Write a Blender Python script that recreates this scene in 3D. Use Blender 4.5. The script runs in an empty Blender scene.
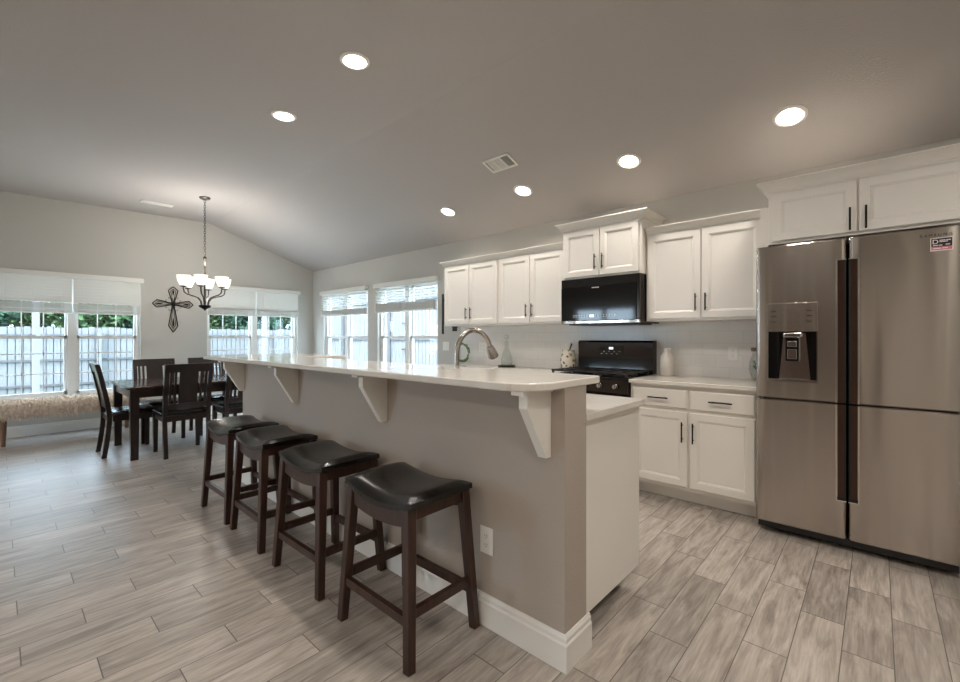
import bpy, bmesh, math, random
from mathutils import Vector, Matrix
random.seed(7)
PI = math.pi
S = bpy.context.scene
COL = S.collection

# ------------------------------------------------------------------ camera
cam_d = bpy.data.cameras.new('camera')
cam = bpy.data.objects.new('camera', cam_d); COL.objects.link(cam)
cam.location = (0, 0, 1.25)
cam.rotation_euler = (PI / 2, 0, 0.737)
cam_d.sensor_width = 36.0
cam_d.lens = 36.0 * 437.6 / 960.0
cam_d.shift_y = -3.8 / 960.0
cam_d.clip_start = 0.05
S.camera = cam

# ------------------------------------------------------------------ world, exposure
w = bpy.data.worlds.new('daylight'); S.world = w; w.use_nodes = True
bg = w.node_tree.nodes['Background']
bg.inputs['Color'].default_value = (0.62, 0.82, 1.0, 1)
bg.inputs['Strength'].default_value = 12.5
vs = S.view_settings
vs.view_transform = 'Standard'; vs.look = 'None'; vs.gamma = 1.0; vs.use_curve_mapping = False
vs.exposure = 0.16
sun_d = bpy.data.lights.new('sun', 'SUN'); sun_d.energy = 6.5; sun_d.angle = math.radians(4); sun_d.color = (1.0, 0.98, 0.95)
sun = bpy.data.objects.new('sun', sun_d); COL.objects.link(sun)
sun.rotation_euler = Vector((-0.30, 0.55, -1.0)).to_track_quat('-Z', 'Y').to_euler()
CAN_W = 38.0        # each kitchen can
ADDED_SIDE_CAN_W = 75.0  # each can added out of view to light the island's end face
ADDED_ROOM_CAN_W = 125.0   # each living-room can, added out of view for light
BULB_W = 7.0        # each chandelier bulb

# ------------------------------------------------------------------ materials
def srgb(r, g, b):
    def c(v):
        v /= 255.0
        return v / 12.92 if v <= 0.04045 else ((v + 0.055) / 1.055) ** 2.4
    return (c(r), c(g), c(b), 1.0)

def mat(name, col, rough=0.5, metal=0.0, bump=0.0, bscale=60.0, var=0.0, vscale=3.0, stretch=(1, 1, 1), aniso=0.0, spec=None, coat=0.0, detail=4.0):
    m = bpy.data.materials.new(name); m.use_nodes = True
    nt = m.node_tree; b = nt.nodes['Principled BSDF']
    b.inputs['Base Color'].default_value = col
    b.inputs['Roughness'].default_value = rough
    b.inputs['Metallic'].default_value = metal
    if spec is not None: b.inputs['Specular IOR Level'].default_value = spec
    if aniso: b.inputs['Anisotropic'].default_value = aniso
    if coat: b.inputs['Coat Weight'].default_value = coat
    tc = nt.nodes.new('ShaderNodeTexCoord'); mp = nt.nodes.new('ShaderNodeMapping')
    mp.inputs['Scale'].default_value = stretch
    nt.links.new(tc.outputs['Object'], mp.inputs['Vector'])
    if var > 0:
        n = nt.nodes.new('ShaderNodeTexNoise'); n.inputs['Scale'].default_value = vscale; n.inputs['Detail'].default_value = detail
        nt.links.new(mp.outputs['Vector'], n.inputs['Vector'])
        mr = nt.nodes.new('ShaderNodeMapRange')
        mr.inputs['From Min'].default_value = 0.3; mr.inputs['From Max'].default_value = 0.7
        mr.inputs['To Min'].default_value = 1 - var; mr.inputs['To Max'].default_value = 1 + var
        nt.links.new(n.outputs['Fac'], mr.inputs['Value'])
        hs = nt.nodes.new('ShaderNodeHueSaturation'); hs.inputs['Color'].default_value = col
        nt.links.new(mr.outputs['Result'], hs.inputs['Value'])
        nt.links.new(hs.outputs['Color'], b.inputs['Base Color'])
    if bump > 0:
        n2 = nt.nodes.new('ShaderNodeTexNoise'); n2.inputs['Scale'].default_value = bscale; n2.inputs['Detail'].default_value = 3
        nt.links.new(mp.outputs['Vector'], n2.inputs['Vector'])
        bp = nt.nodes.new('ShaderNodeBump'); bp.inputs['Strength'].default_value = bump; bp.inputs['Distance'].default_value = 0.01
        nt.links.new(n2.outputs['Fac'], bp.inputs['Height'])
        nt.links.new(bp.outputs['Normal'], b.inputs['Normal'])
    return m

def emit(name, col, strength):
    m = bpy.data.materials.new(name); m.use_nodes = True
    b = m.node_tree.nodes['Principled BSDF']
    b.inputs['Base Color'].default_value = col
    b.inputs['Emission Color'].default_value = col
    b.inputs['Emission Strength'].default_value = strength
    return m

def thin_glass(name, tint=(1, 1, 1, 1), amount=0.08, power=4.5, gain=0.5):
    m = bpy.data.materials.new(name); m.use_nodes = True
    nt = m.node_tree; nt.nodes.clear()
    out = nt.nodes.new('ShaderNodeOutputMaterial'); mx = nt.nodes.new('ShaderNodeMixShader')
    tr = nt.nodes.new('ShaderNodeBsdfTransparent'); gl = nt.nodes.new('ShaderNodeBsdfGlossy')
    lw = nt.nodes.new('ShaderNodeLayerWeight'); lw.inputs['Blend'].default_value = 0.5
    fr = nt.nodes.new('ShaderNodeMath'); fr.operation = 'POWER'; fr.inputs[1].default_value = power
    nt.links.new(lw.outputs['Facing'], fr.inputs[0])
    tr.inputs['Color'].default_value = tint; gl.inputs['Roughness'].default_value = 0.02
    ad = nt.nodes.new('ShaderNodeMath'); ad.operation = 'MULTIPLY_ADD'
    ad.inputs[1].default_value = gain; ad.inputs[2].default_value = 0.012 + amount * 0.08; ad.use_clamp = True
    nt.links.new(fr.outputs[0], ad.inputs[0]); nt.links.new(ad.outputs[0], mx.inputs[0])
    nt.links.new(tr.outputs[0], mx.inputs[1]); nt.links.new(gl.outputs[0], mx.inputs[2])
    nt.links.new(mx.outputs[0], out.inputs['Surface'])
    return m

def floor_mat():
    m = bpy.data.materials.new('wood_look_plank_tile'); m.use_nodes = True
    nt = m.node_tree; N = nt.nodes; L = nt.links; b = N['Principled BSDF']
    def math_(op, a, c=None, d=None):
        n = N.new('ShaderNodeMath'); n.operation = op
        for i, v in enumerate((a, c, d)):
            if v is None: continue
            if isinstance(v, (int, float)): n.inputs[i].default_value = v
            else: L.new(v, n.inputs[i])
        return n.outputs[0]
    geo = N.new('ShaderNodeNewGeometry'); sp = N.new('ShaderNodeSeparateXYZ'); L.new(geo.outputs['Position'], sp.inputs[0])
    X, Y = sp.outputs[0], sp.outputs[1]
    P, LEN = 0.1535, 0.602
    u = math_('DIVIDE', math_('ADD', X, 0.105), P)
    row = math_('FLOOR', u); fu = math_('FRACT', u)
    v = math_('DIVIDE', math_('ADD', math_('SUBTRACT', Y, 0.26), math_('MULTIPLY', math_('ADD', row, 17.0), LEN / 3)), LEN)
    cell = math_('FLOOR', v); fv = math_('FRACT', v)
    cid = N.new('ShaderNodeCombineXYZ'); L.new(row, cid.inputs[0]); L.new(cell, cid.inputs[1])
    wn = N.new('ShaderNodeTexWhiteNoise'); wn.noise_dimensions = '2D'; L.new(cid.outputs[0], wn.inputs['Vector'])
    # grain: stretched along Y, shifted per plank
    gx = math_('ADD', math_('MULTIPLY', X, 16.0), math_('MULTIPLY', wn.outputs['Value'], 37.0))
    gy = math_('ADD', math_('MULTIPLY', Y, 2.2), math_('MULTIPLY', wn.outputs['Value'], 91.0))
    cg = N.new('ShaderNodeCombineXYZ'); L.new(gx, cg.inputs[0]); L.new(gy, cg.inputs[1])
    n1 = N.new('ShaderNodeTexNoise'); n1.inputs['Scale'].default_value = 1.35; n1.inputs['Detail'].default_value = 9; n1.inputs['Roughness'].default_value = 0.62; n1.inputs['Distortion'].default_value = 0.8
    L.new(cg.outputs[0], n1.inputs['Vector'])
    cg2 = N.new('ShaderNodeCombineXYZ')
    L.new(math_('MULTIPLY', gx, 7.0), cg2.inputs[0]); L.new(math_('MULTIPLY', gy, 3.0), cg2.inputs[1])
    n2 = N.new('ShaderNodeTexNoise'); n2.inputs['Scale'].default_value = 1.0; n2.inputs['Detail'].default_value = 3
    L.new(cg2.outputs[0], n2.inputs['Vector'])
    cr = N.new('ShaderNodeValToRGB')
    e = cr.color_ramp.elements
    e[0].position = 0.28; e[0].color = srgb(124, 115, 107)
    e[1].position = 0.72; e[1].color = srgb(190, 180, 170)
    k = cr.color_ramp.elements.new(0.5); k.color = srgb(164, 154, 144)
    L.new(n1.outputs['Fac'], cr.inputs[0])
    val = math_('ADD', math_('ADD', 0.80, math_('MULTIPLY', wn.outputs['Value'], 0.28)), math_('MULTIPLY', math_('SUBTRACT', n2.outputs['Fac'], 0.5), 0.7))
    hs = N.new('ShaderNodeHueSaturation'); L.new(val, hs.inputs['Value']); L.new(cr.outputs[0], hs.inputs['Color'])
    hs.inputs['Saturation'].default_value = 0.95
    # joints
    gu = 0.010; gv = 0.0032
    ju = math_('LESS_THAN', math_('ABSOLUTE', math_('SUBTRACT', math_('FRACT', math_('ADD', u, 0.5)), 0.5)), gu)
    jv = math_('LESS_THAN', math_('ABSOLUTE', math_('SUBTRACT', math_('FRACT', math_('ADD', v, 0.5)), 0.5)), gv)
    j = math_('MAXIMUM', ju, jv)
    mx = N.new('ShaderNodeMixRGB'); L.new(j, mx.inputs[0]); L.new(hs.outputs[0], mx.inputs[1])
    mx.inputs[2].default_value = srgb(84, 78, 73)
    L.new(mx.outputs[0], b.inputs['Base Color'])
    b.inputs['Roughness'].default_value = 0.33
    rr = math_('ADD', 0.27, math_('MULTIPLY', n1.outputs['Fac'], 0.2)); L.new(rr, b.inputs['Roughness'])
    hgt = math_('SUBTRACT', math_('MULTIPLY', n2.outputs['Fac'], 0.25), j)
    bp = N.new('ShaderNodeBump'); bp.inputs['Strength'].default_value = 0.25; bp.inputs['Distance'].default_value = 0.003
    L.new(hgt, bp.inputs['Height']); L.new(bp.outputs[0], b.inputs['Normal'])
    return m

def tile_mat():
    m = bpy.data.materials.new('white_subway_tile'); m.use_nodes = True
    nt = m.node_tree; b = nt.nodes['Principled BSDF']
    tc = nt.nodes.new('ShaderNodeTexCoord'); mp = nt.nodes.new('ShaderNodeMapping')
    mp.inputs['Rotation'].default_value = (PI / 2, 0, 0)
    br = nt.nodes.new('ShaderNodeTexBrick')
    br.inputs['Color1'].default_value = srgb(226, 222, 216); br.inputs['Color2'].default_value = srgb(222, 218, 212)
    br.inputs['Mortar'].default_value = srgb(212, 208, 202)
    br.inputs['Scale'].default_value = 1.0; br.inputs['Brick Width'].default_value = 0.2; br.inputs['Row Height'].default_value = 0.1
    br.inputs['Mortar Size'].default_value = 0.0022
    nt.links.new(tc.outputs['Object'], mp.inputs[0]); nt.links.new(mp.outputs[0], br.inputs['Vector'])
    nt.links.new(br.outputs['Color'], b.inputs['Base Color']); b.inputs['Roughness'].default_value = 0.25
    bp = nt.nodes.new('ShaderNodeBump'); bp.invert = True; bp.inputs['Strength'].default_value = 0.3; bp.inputs['Distance'].default_value = 0.002
    nt.links.new(br.outputs['Fac'], bp.inputs['Height']); nt.links.new(bp.outputs[0], b.inputs['Normal'])
    return m

def steel_mat():
    m = bpy.data.materials.new('brushed_stainless'); m.use_nodes = True
    nt = m.node_tree; b = nt.nodes['Principled BSDF']
    b.inputs['Base Color'].default_value = srgb(182, 174, 166); b.inputs['Metallic'].default_value = 1.0
    b.inputs['Roughness'].default_value = 0.21; b.inputs['Anisotropic'].default_value = 0.80; b.inputs['Anisotropic Rotation'].default_value = 0.25
    tg = nt.nodes.new('ShaderNodeTangent'); tg.direction_type = 'RADIAL'; tg.axis = 'Z'; nt.links.new(tg.outputs[0], b.inputs['Tangent'])
    tc = nt.nodes.new('ShaderNodeTexCoord'); mp = nt.nodes.new('ShaderNodeMapping'); mp.inputs['Scale'].default_value = (6, 6, 0.35)
    n = nt.nodes.new('ShaderNodeTexNoise'); n.inputs['Scale'].default_value = 1.0; n.inputs['Detail'].default_value = 1.5
    nt.links.new(tc.outputs['Object'], mp.inputs[0]); nt.links.new(mp.outputs[0], n.inputs['Vector'])
    bp = nt.nodes.new('ShaderNodeBump'); bp.inputs['Strength'].default_value = 0.8; bp.inputs['Distance'].default_value = 0.012
    nt.links.new(n.outputs['Fac'], bp.inputs['Height']); nt.links.new(bp.outputs[0], b.inputs['Normal'])
    return m

M = dict(
    wall=mat('greige_wall_paint', srgb(190, 187, 180), 0.85, bump=0.10, bscale=150),
    ceil=mat('greige_ceiling_paint', srgb(178, 172, 168), 0.9, bump=0.25, bscale=110),
    floor=floor_mat(), tile=tile_mat(),
    white=mat('white_cabinet_paint', srgb(232, 227, 219), 0.38, var=0.015, vscale=2),
    trim=mat('white_trim_paint', srgb(226, 223, 217), 0.42, var=0.015, vscale=2),
    quartz=mat('white_quartz', srgb(222, 216, 207), 0.12, var=0.035, vscale=9, coat=0.2),
    island=mat('greige_pony_wall_paint', srgb(172, 161, 150), 0.8, bump=0.18, bscale=90),
    black=mat('black_metal_pull', (0.012, 0.011, 0.010, 1), 0.35, 0.6),
    espresso=mat('espresso_wood', srgb(54, 32, 23), 0.35, var=0.45, vscale=8, stretch=(6, 6, 0.6), bump=0.08, bscale=30),
    espresso2=mat('dark_dining_wood', srgb(32, 21, 19), 0.28, var=0.4, vscale=7, stretch=(5, 5, 0.8)),
    tabletop=mat('dark_polished_tabletop', srgb(58, 38, 32), 0.16, var=0.35, vscale=4, stretch=(6, 0.8, 1)),
    leather=mat('black_leather', srgb(14, 12, 12), 0.25, bump=0.12, bscale=70, spec=0.5),
    steel=steel_mat(),
    steel_d=mat('dark_stainless', srgb(62, 56, 52), 0.2, 1.0, aniso=0.5, var=0.05, vscale=6, stretch=(0.4, 40, 40)),
    bronze=mat('bronze_recess_metal', srgb(72, 53, 44), 0.3, 0.8),
    chrome=mat('polished_chrome', srgb(215, 212, 208), 0.12, 1.0),
    nickel=mat('brushed_nickel', srgb(178, 172, 166), 0.26, 1.0),
    blackgl=mat('black_glass', (0.006, 0.006, 0.006, 1), 0.06, spec=0.5),
    blackpl=mat('black_plastic', (0.010, 0.010, 0.010, 1), 0.4),
    iron=mat('cast_iron', (0.03, 0.028, 0.027, 1), 0.34, 0.3, bump=0.2),
    wrought=mat('wrought_iron', srgb(34, 31, 29), 0.5, 0.5),
    greym=mat('pewter_metal', srgb(82, 76, 72), 0.4, 0.8),
    blind=mat('white_blind_slat', srgb(222, 220, 214), 0.5),
    frame=mat('white_vinyl_frame', srgb(228, 226, 222), 0.4),
    glass=thin_glass('window_glass'),
    clear=thin_glass('clear_glass', (0.88, 0.91, 0.90, 1), 0.5, 2.2, 0.8),
    plate=mat('white_plastic_plate', srgb(232, 229, 222), 0.35),
    plated=mat('grey_slot_plastic', srgb(120, 116, 110), 0.5),
    ceramic=mat('white_ceramic', srgb(226, 220, 210), 0.3, var=0.04, vscale=12),
    fur=mat('cream_fur', srgb(226, 210, 193), 0.9, var=0.30, vscale=30),
    furbase=mat('cream_fur_hide', srgb(176, 158, 138), 1.0),
    oak=mat('brown_wood_leg', srgb(112, 78, 56), 0.45, var=0.25, vscale=9, stretch=(6, 6, 0.8)),
    fence2=mat('pale_fence_boards', srgb(110, 110, 111), 0.9, var=0.2, vscale=5, stretch=(4, 4, 0.5)),
    fence=mat('weathered_fence_boards', srgb(106, 107, 108), 0.9, var=0.13, vscale=5, stretch=(4, 4, 0.5)),
    fence_d=mat('fence_rail_wood', srgb(76, 76, 78), 0.9, var=0.15, vscale=6),
    post=mat('painted_post', srgb(116, 119, 123), 0.8, var=0.05),
    grass=mat('lawn_grass', srgb(96, 102, 84), 1.0, var=0.35, vscale=14),
    leaf=mat('tree_leaves', srgb(58, 84, 47), 0.8, var=0.5, vscale=6),
    leaf2=mat('tree_leaves_deep', srgb(39, 70, 50), 0.8, var=0.5, vscale=6),
    bark=mat('tree_bark', srgb(92, 80, 70), 0.95, var=0.3, vscale=10),
    lens=emit('lit_lens', srgb(255, 246, 232), 7.0),
    shade=emit('lit_frosted_shade', srgb(255, 248, 238), 0.8),
    display=emit('lit_display', srgb(226, 236, 246), 1.6),
    stickw=mat('sticker_white', srgb(236, 228, 226), 0.5), stickk=mat('sticker_black', srgb(40, 22, 28), 0.5), stickr=mat('sticker_pink', srgb(196, 120, 132), 0.5),
    green=mat('green_leaves', srgb(96, 128, 72), 0.6, var=0.4, vscale=30),
    floral=None, ink=mat('dark_lettering', (0.006, 0.005, 0.005, 1), 0.6), lid=mat('brown_wood_lid', srgb(96, 76, 58), 0.5, var=0.2, vscale=20),
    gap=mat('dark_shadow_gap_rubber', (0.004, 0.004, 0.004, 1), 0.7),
)
def floral_mat():
    m = bpy.data.materials.new('floral_glazed_ceramic'); m.use_nodes = True
    nt = m.node_tree; b = nt.nodes['Principled BSDF']; b.inputs['Roughness'].default_value = 0.25
    tc = nt.nodes.new('ShaderNodeTexCoord'); vo = nt.nodes.new('ShaderNodeTexVoronoi'); vo.inputs['Scale'].default_value = 30
    nt.links.new(tc.outputs['Object'], vo.inputs['Vector'])
    r1 = nt.nodes.new('ShaderNodeValToRGB'); r1.color_ramp.interpolation = 'CONSTANT'
    e = r1.color_ramp.elements; e[0].position = 0; e[0].color = srgb(232, 226, 214); e[1].position = 0.34; e[1].color = srgb(176, 172, 96)
    for p, c in ((0.52, srgb(58, 48, 44)), (0.64, srgb(232, 226, 214)), (0.82, srgb(128, 134, 80)), (0.93, srgb(150, 90, 96))):
        k = r1.color_ramp.elements.new(p); k.color = c
    sx = nt.nodes.new('ShaderNodeSeparateColor'); nt.links.new(vo.outputs['Color'], sx.inputs[0])
    nt.links.new(sx.outputs[0], r1.inputs[0])
    lt = nt.nodes.new('ShaderNodeMath'); lt.operation = 'LESS_THAN'; lt.inputs[1].default_value = 0.55
    nt.links.new(vo.outputs['Distance'], lt.inputs[0])
    mx = nt.nodes.new('ShaderNodeMixRGB'); mx.inputs[1].default_value = srgb(232, 226, 214)
    nt.links.new(lt.outputs[0], mx.inputs[0]); nt.links.new(r1.outputs[0], mx.inputs[2])
    nt.links.new(mx.outputs[0], b.inputs['Base Color'])
    return m
M['floral'] = floral_mat()

# ------------------------------------------------------------------ mesh helpers
def box(bm, x0, x1, y0, y1, z0, z1, bev=0.0, seg=2):
    vs_ = [bm.verts.new((x, y, z)) for z in (z0, z1) for y in (y0, y1) for x in (x0, x1)]
    idx = [(0, 2, 3, 1), (4, 5, 7, 6), (0, 1, 5, 4), (2, 6, 7, 3), (0, 4, 6, 2), (1, 3, 7, 5)]
    fs = [bm.faces.new([vs_[i] for i in f]) for f in idx]
    if bev > 0:
        es = set()
        for f in fs: es.update(f.edges)
        bmesh.ops.bevel(bm, geom=list(es), offset=bev, segments=seg, affect='EDGES', profile=0.5)

def rings(bm, loops, close=True, cap0=True, cap1=True):
    """bridge consecutive vertex loops (lists of points of equal length)"""
    vl = [[bm.verts.new(p) for p in l] for l in loops]
    n = len(vl[0])
    for a, b in zip(vl, vl[1:]):
        for i in range(n if close else n - 1):
            j = (i + 1) % n
            bm.faces.new((a[i], a[j], b[j], b[i]))
    if cap0: bm.faces.new(list(reversed(vl[0])))
    if cap1: bm.faces.new(vl[-1])

def lathe(bm, prof, c=(0, 0, 0), n=24, axis='z', cap=True):
    loops = []
    for r, h in prof:
        l = []
        for i in range(n):
            a = 2 * PI * i / n; x, y = r * math.cos(a), r * math.sin(a)
            p = {'z': (x, y, h), 'y': (x, h, -y), 'x': (h, x, y)}[axis]
            l.append((c[0] + p[0], c[1] + p[1], c[2] + p[2]))
        loops.append(l)
    rings(bm, loops, True, cap, cap)

def cyl(bm, p0, p1, r0, r1=None, n=12):
    tube(bm, [p0, p1], [r0, r0 if r1 is None else r1], n)

def tube(bm, pts, r, n=8):
    pts = [Vector(p) for p in pts]
    rs = r if isinstance(r, (list, tuple)) else [r] * len(pts)
    loops = []; up = None
    for i, p in enumerate(pts):
        t = (pts[min(i + 1, len(pts) - 1)] - pts[max(i - 1, 0)]).normalized()
        if up is None:
            up = Vector((0, 0, 1)) if abs(t.z) < 0.9 else Vector((1, 0, 0))
        s = t.cross(up).normalized(); up = s.cross(t).normalized()
        loops.append([p + (s * math.cos(2 * PI * k / n) + up * math.sin(2 * PI * k / n)) * rs[i] for k in range(n)])
    rings(bm, loops)

def prism(bm, poly, d0, d1, plane='xz'):
    """extrude a 2-D polygon: 'xz' along y, 'yz' along x, 'xy' along z"""
    f = {'xz': lambda a, b, d: (a, d, b), 'yz': lambda a, b, d: (d, a, b), 'xy': lambda a, b, d: (a, b, d)}[plane]
    rings(bm, [[f(a, b, d0) for a, b in poly], [f(a, b, d1) for a, b in poly]])

def bar(bm, p0, p1, wx, wy, w1=None, up=(1, 0, 0)):
    """rectangular bar between two points, section wx (along up) x wy"""
    p0, p1 = Vector(p0), Vector(p1); t = (p1 - p0).normalized()
    u = Vector(up); u = (u - t * u.dot(t)).normalized(); v = t.cross(u)
    wx1, wy1 = w1 if w1 else (wx, wy)
    L = []
    for p, a, b in ((p0, wx, wy), (p1, wx1, wy1)):
        L.append([p + u * sx * a / 2 + v * sy * b / 2 for sx, sy in ((-1, -1), (1, -1), (1, 1), (-1, 1))])
    rings(bm, L)

ORIG = {}
def obj(name, bm, m, parent=None, base=None, smooth=False, kind=None):
    """link ONE mesh; world-space verts are shifted to the parent's (or own base) origin"""
    o0 = Vector(base) if base is not None else (ORIG[parent.name] if parent else Vector((0, 0, 0)))
    bmesh.ops.recalc_face_normals(bm, faces=bm.faces[:])
    if o0.length > 0: bmesh.ops.translate(bm, vec=-o0, verts=bm.verts[:])
    me = bpy.data.meshes.new(name); bm.to_mesh(me); bm.free()
    if isinstance(m, str): m = M[m]
    me.materials.append(m)
    if smooth:
        for p in me.polygons: p.use_smooth = True
        try: me.set_sharp_from_angle(angle=math.radians(38))
        except Exception: pass
    o = bpy.data.objects.new(name, me); COL.objects.link(o)
    if parent: o.parent = parent
    else: o.location = o0
    ORIG[o.name] = o0
    if kind: o['kind'] = kind
    return o
def B(): return bmesh.new()
def boxo(name, m, parent, *a, **k):
    bev = k.pop('bev', 0.0); bm = B(); box(bm, *a, bev=bev); return obj(name, bm, m, parent, **k)
def thing(name, label, cat, loc, group=None):
    o = bpy.data.objects.new(name, None); COL.objects.link(o); o.location = loc; o.empty_display_size = 0.05
    o['label'] = label; o['category'] = cat
    if group: o['group'] = group
    ORIG[o.name] = Vector(loc)
    return o
def tag(o, label, cat, group=None):
    o['label'] = label; o['category'] = cat
    if group: o['group'] = group
    return o
def dup(root, loc, rz=0.0, label=None):
    r = root.copy(); COL.objects.link(r); r.location = loc; r.rotation_euler = (0, 0, rz)
    if label: r['label'] = label
    for ch in list(root.children):
        c = ch.copy(); COL.objects.link(c); c.parent = r
        for g in list(ch.children):
            d = g.copy(); COL.objects.link(d); d.parent = c
    return r
def struct(name, bm, m, parent=None, smooth=False):
    return obj(name, bm, m, parent, smooth=smooth, kind='structure')

# ------------------------------------------------------------------ room shell
XF, XR = -7.98, 1.25          # far (dining) wall, right wall
YB, YK = -4.2, 4.05           # back wall, kitchen wall
WT = 0.16
def zc(y): return 3.045 + 0.02 * y if y <= 2.28 else 3.0906 - (y - 2.28) * (0.5906 / 1.77)

bm = B(); box(bm, XF - WT, XR + WT, YB - WT, YK + WT, -0.12, 0.0); struct('floor', bm, 'floor')
bm = B()
poly = [(YB - WT, zc(YB - WT)), (2.28, zc(2.28)), (YK + WT, zc(YK + WT)), (YK + WT, zc(YK + WT) + 0.14), (2.28, zc(2.28) + 0.14), (YB - WT, zc(YB) + 0.14)]
prism(bm, poly, XF - WT, XR + WT, 'yz'); struct('ceiling', bm, 'ceil')

def wall_along(name, axis, pos0, pos1, lo, hi, openings, top, m='wall'):
    """wall slab between pos0..pos1 across its thickness, running lo..hi, with openings (a0,a1,z0,z1); top(a) gives ceiling height"""
    bm = B()
    def put(a0, a1, z0, z1f):
        if a1 - a0 < 1e-4: return
        pts = [(a0, z0), (a1, z0), (a1, z1f(a1)), (a0, z1f(a0))]
        if axis == 'y': prism(bm, pts, pos0, pos1, 'yz')
        else: prism(bm, pts, pos0, pos1, 'xz')
    cuts = sorted(set([lo, hi] + [o[0] for o in openings] + [o[1] for o in openings] + ([2.28] if axis == 'y' and lo < 2.28 < hi else [])))
    for a0, a1 in zip(cuts, cuts[1:]):
        mid = (a0 + a1) / 2
        op = [o for o in openings if o[0] < mid < o[1]]
        if op:
            put(a0, a1, 0.0, lambda a: op[0][2]); put(a0, a1, op[0][3], top)
        else: put(a0, a1, 0.0, top)
    return struct(name, bm, m)

WZ0, WZ1 = 0.45, 2.06
FAR_WIN = [(-0.06, 1.40, WZ0, WZ1), (2.26, 3.74, WZ0, WZ1)]
KIT_WIN = [(-7.58, -6.14, WZ0, WZ1), (-5.87, -4.46, WZ0, WZ1)]
ADDED_BACK_WIN = [(-6.6, -4.8, 0.45, 2.1)]  # unseen window added for daylight fill and refrigerator reflections
wall_along('wall_far', 'y', XF - WT, XF, YB - WT, YK + WT, FAR_WIN, zc)
wall_along('wall_kitchen', 'x', YK, YK + WT, XF, XR, KIT_WIN, lambda a: zc(YK))
wall_along('wall_back', 'x', YB - WT, YB, XF, XR, ADDED_BACK_WIN, lambda a: zc(YB))
wall_along('wall_right', 'y', XR, XR + WT, YB - WT, YK + WT, [], zc)

bm = B(); box(bm, -4.0, -0.575, YK - 0.012, YK - 0.0005, 0.90, 1.40); struct('wall_backsplash', bm, 'tile')

def base_profile(bm, p0, p1, out, h=0.135, t=0.016):
    """baseboard run p0->p1 with outward direction out"""
    o = Vector(out)
    prof = [(0.0005, 0), (t, 0), (t, h * 0.74), (t * 0.72, h * 0.80), (t * 0.72, h * 0.90), (t * 0.35, h), (0.0005, h)]
    a, b = Vector(p0), Vector(p1)
    rings(bm, [[a + o * d + Vector((0, 0, z)) for d, z in prof], [b + o * d + Vector((0, 0, z)) for d, z in prof]])
bm = B(); base_profile(bm, (XF, YB, 0), (XF, YK, 0), (1, 0, 0)); struct('baseboard_far', bm, 'trim')
bm = B(); base_profile(bm, (XF + 0.02, YK, 0), (-4.02, YK, 0), (0, -1, 0)); struct('baseboard_kitchen', bm, 'trim')
bm = B(); base_profile(bm, (XF + 0.02, YB, 0), (XR, YB, 0), (0, 1, 0)); struct('baseboard_back', bm, 'trim')
bm = B(); base_profile(bm, (XR, YB + 0.02, 0), (XR, YK, 0), (-1, 0, 0)); struct('baseboard_right', bm, 'trim')

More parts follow.
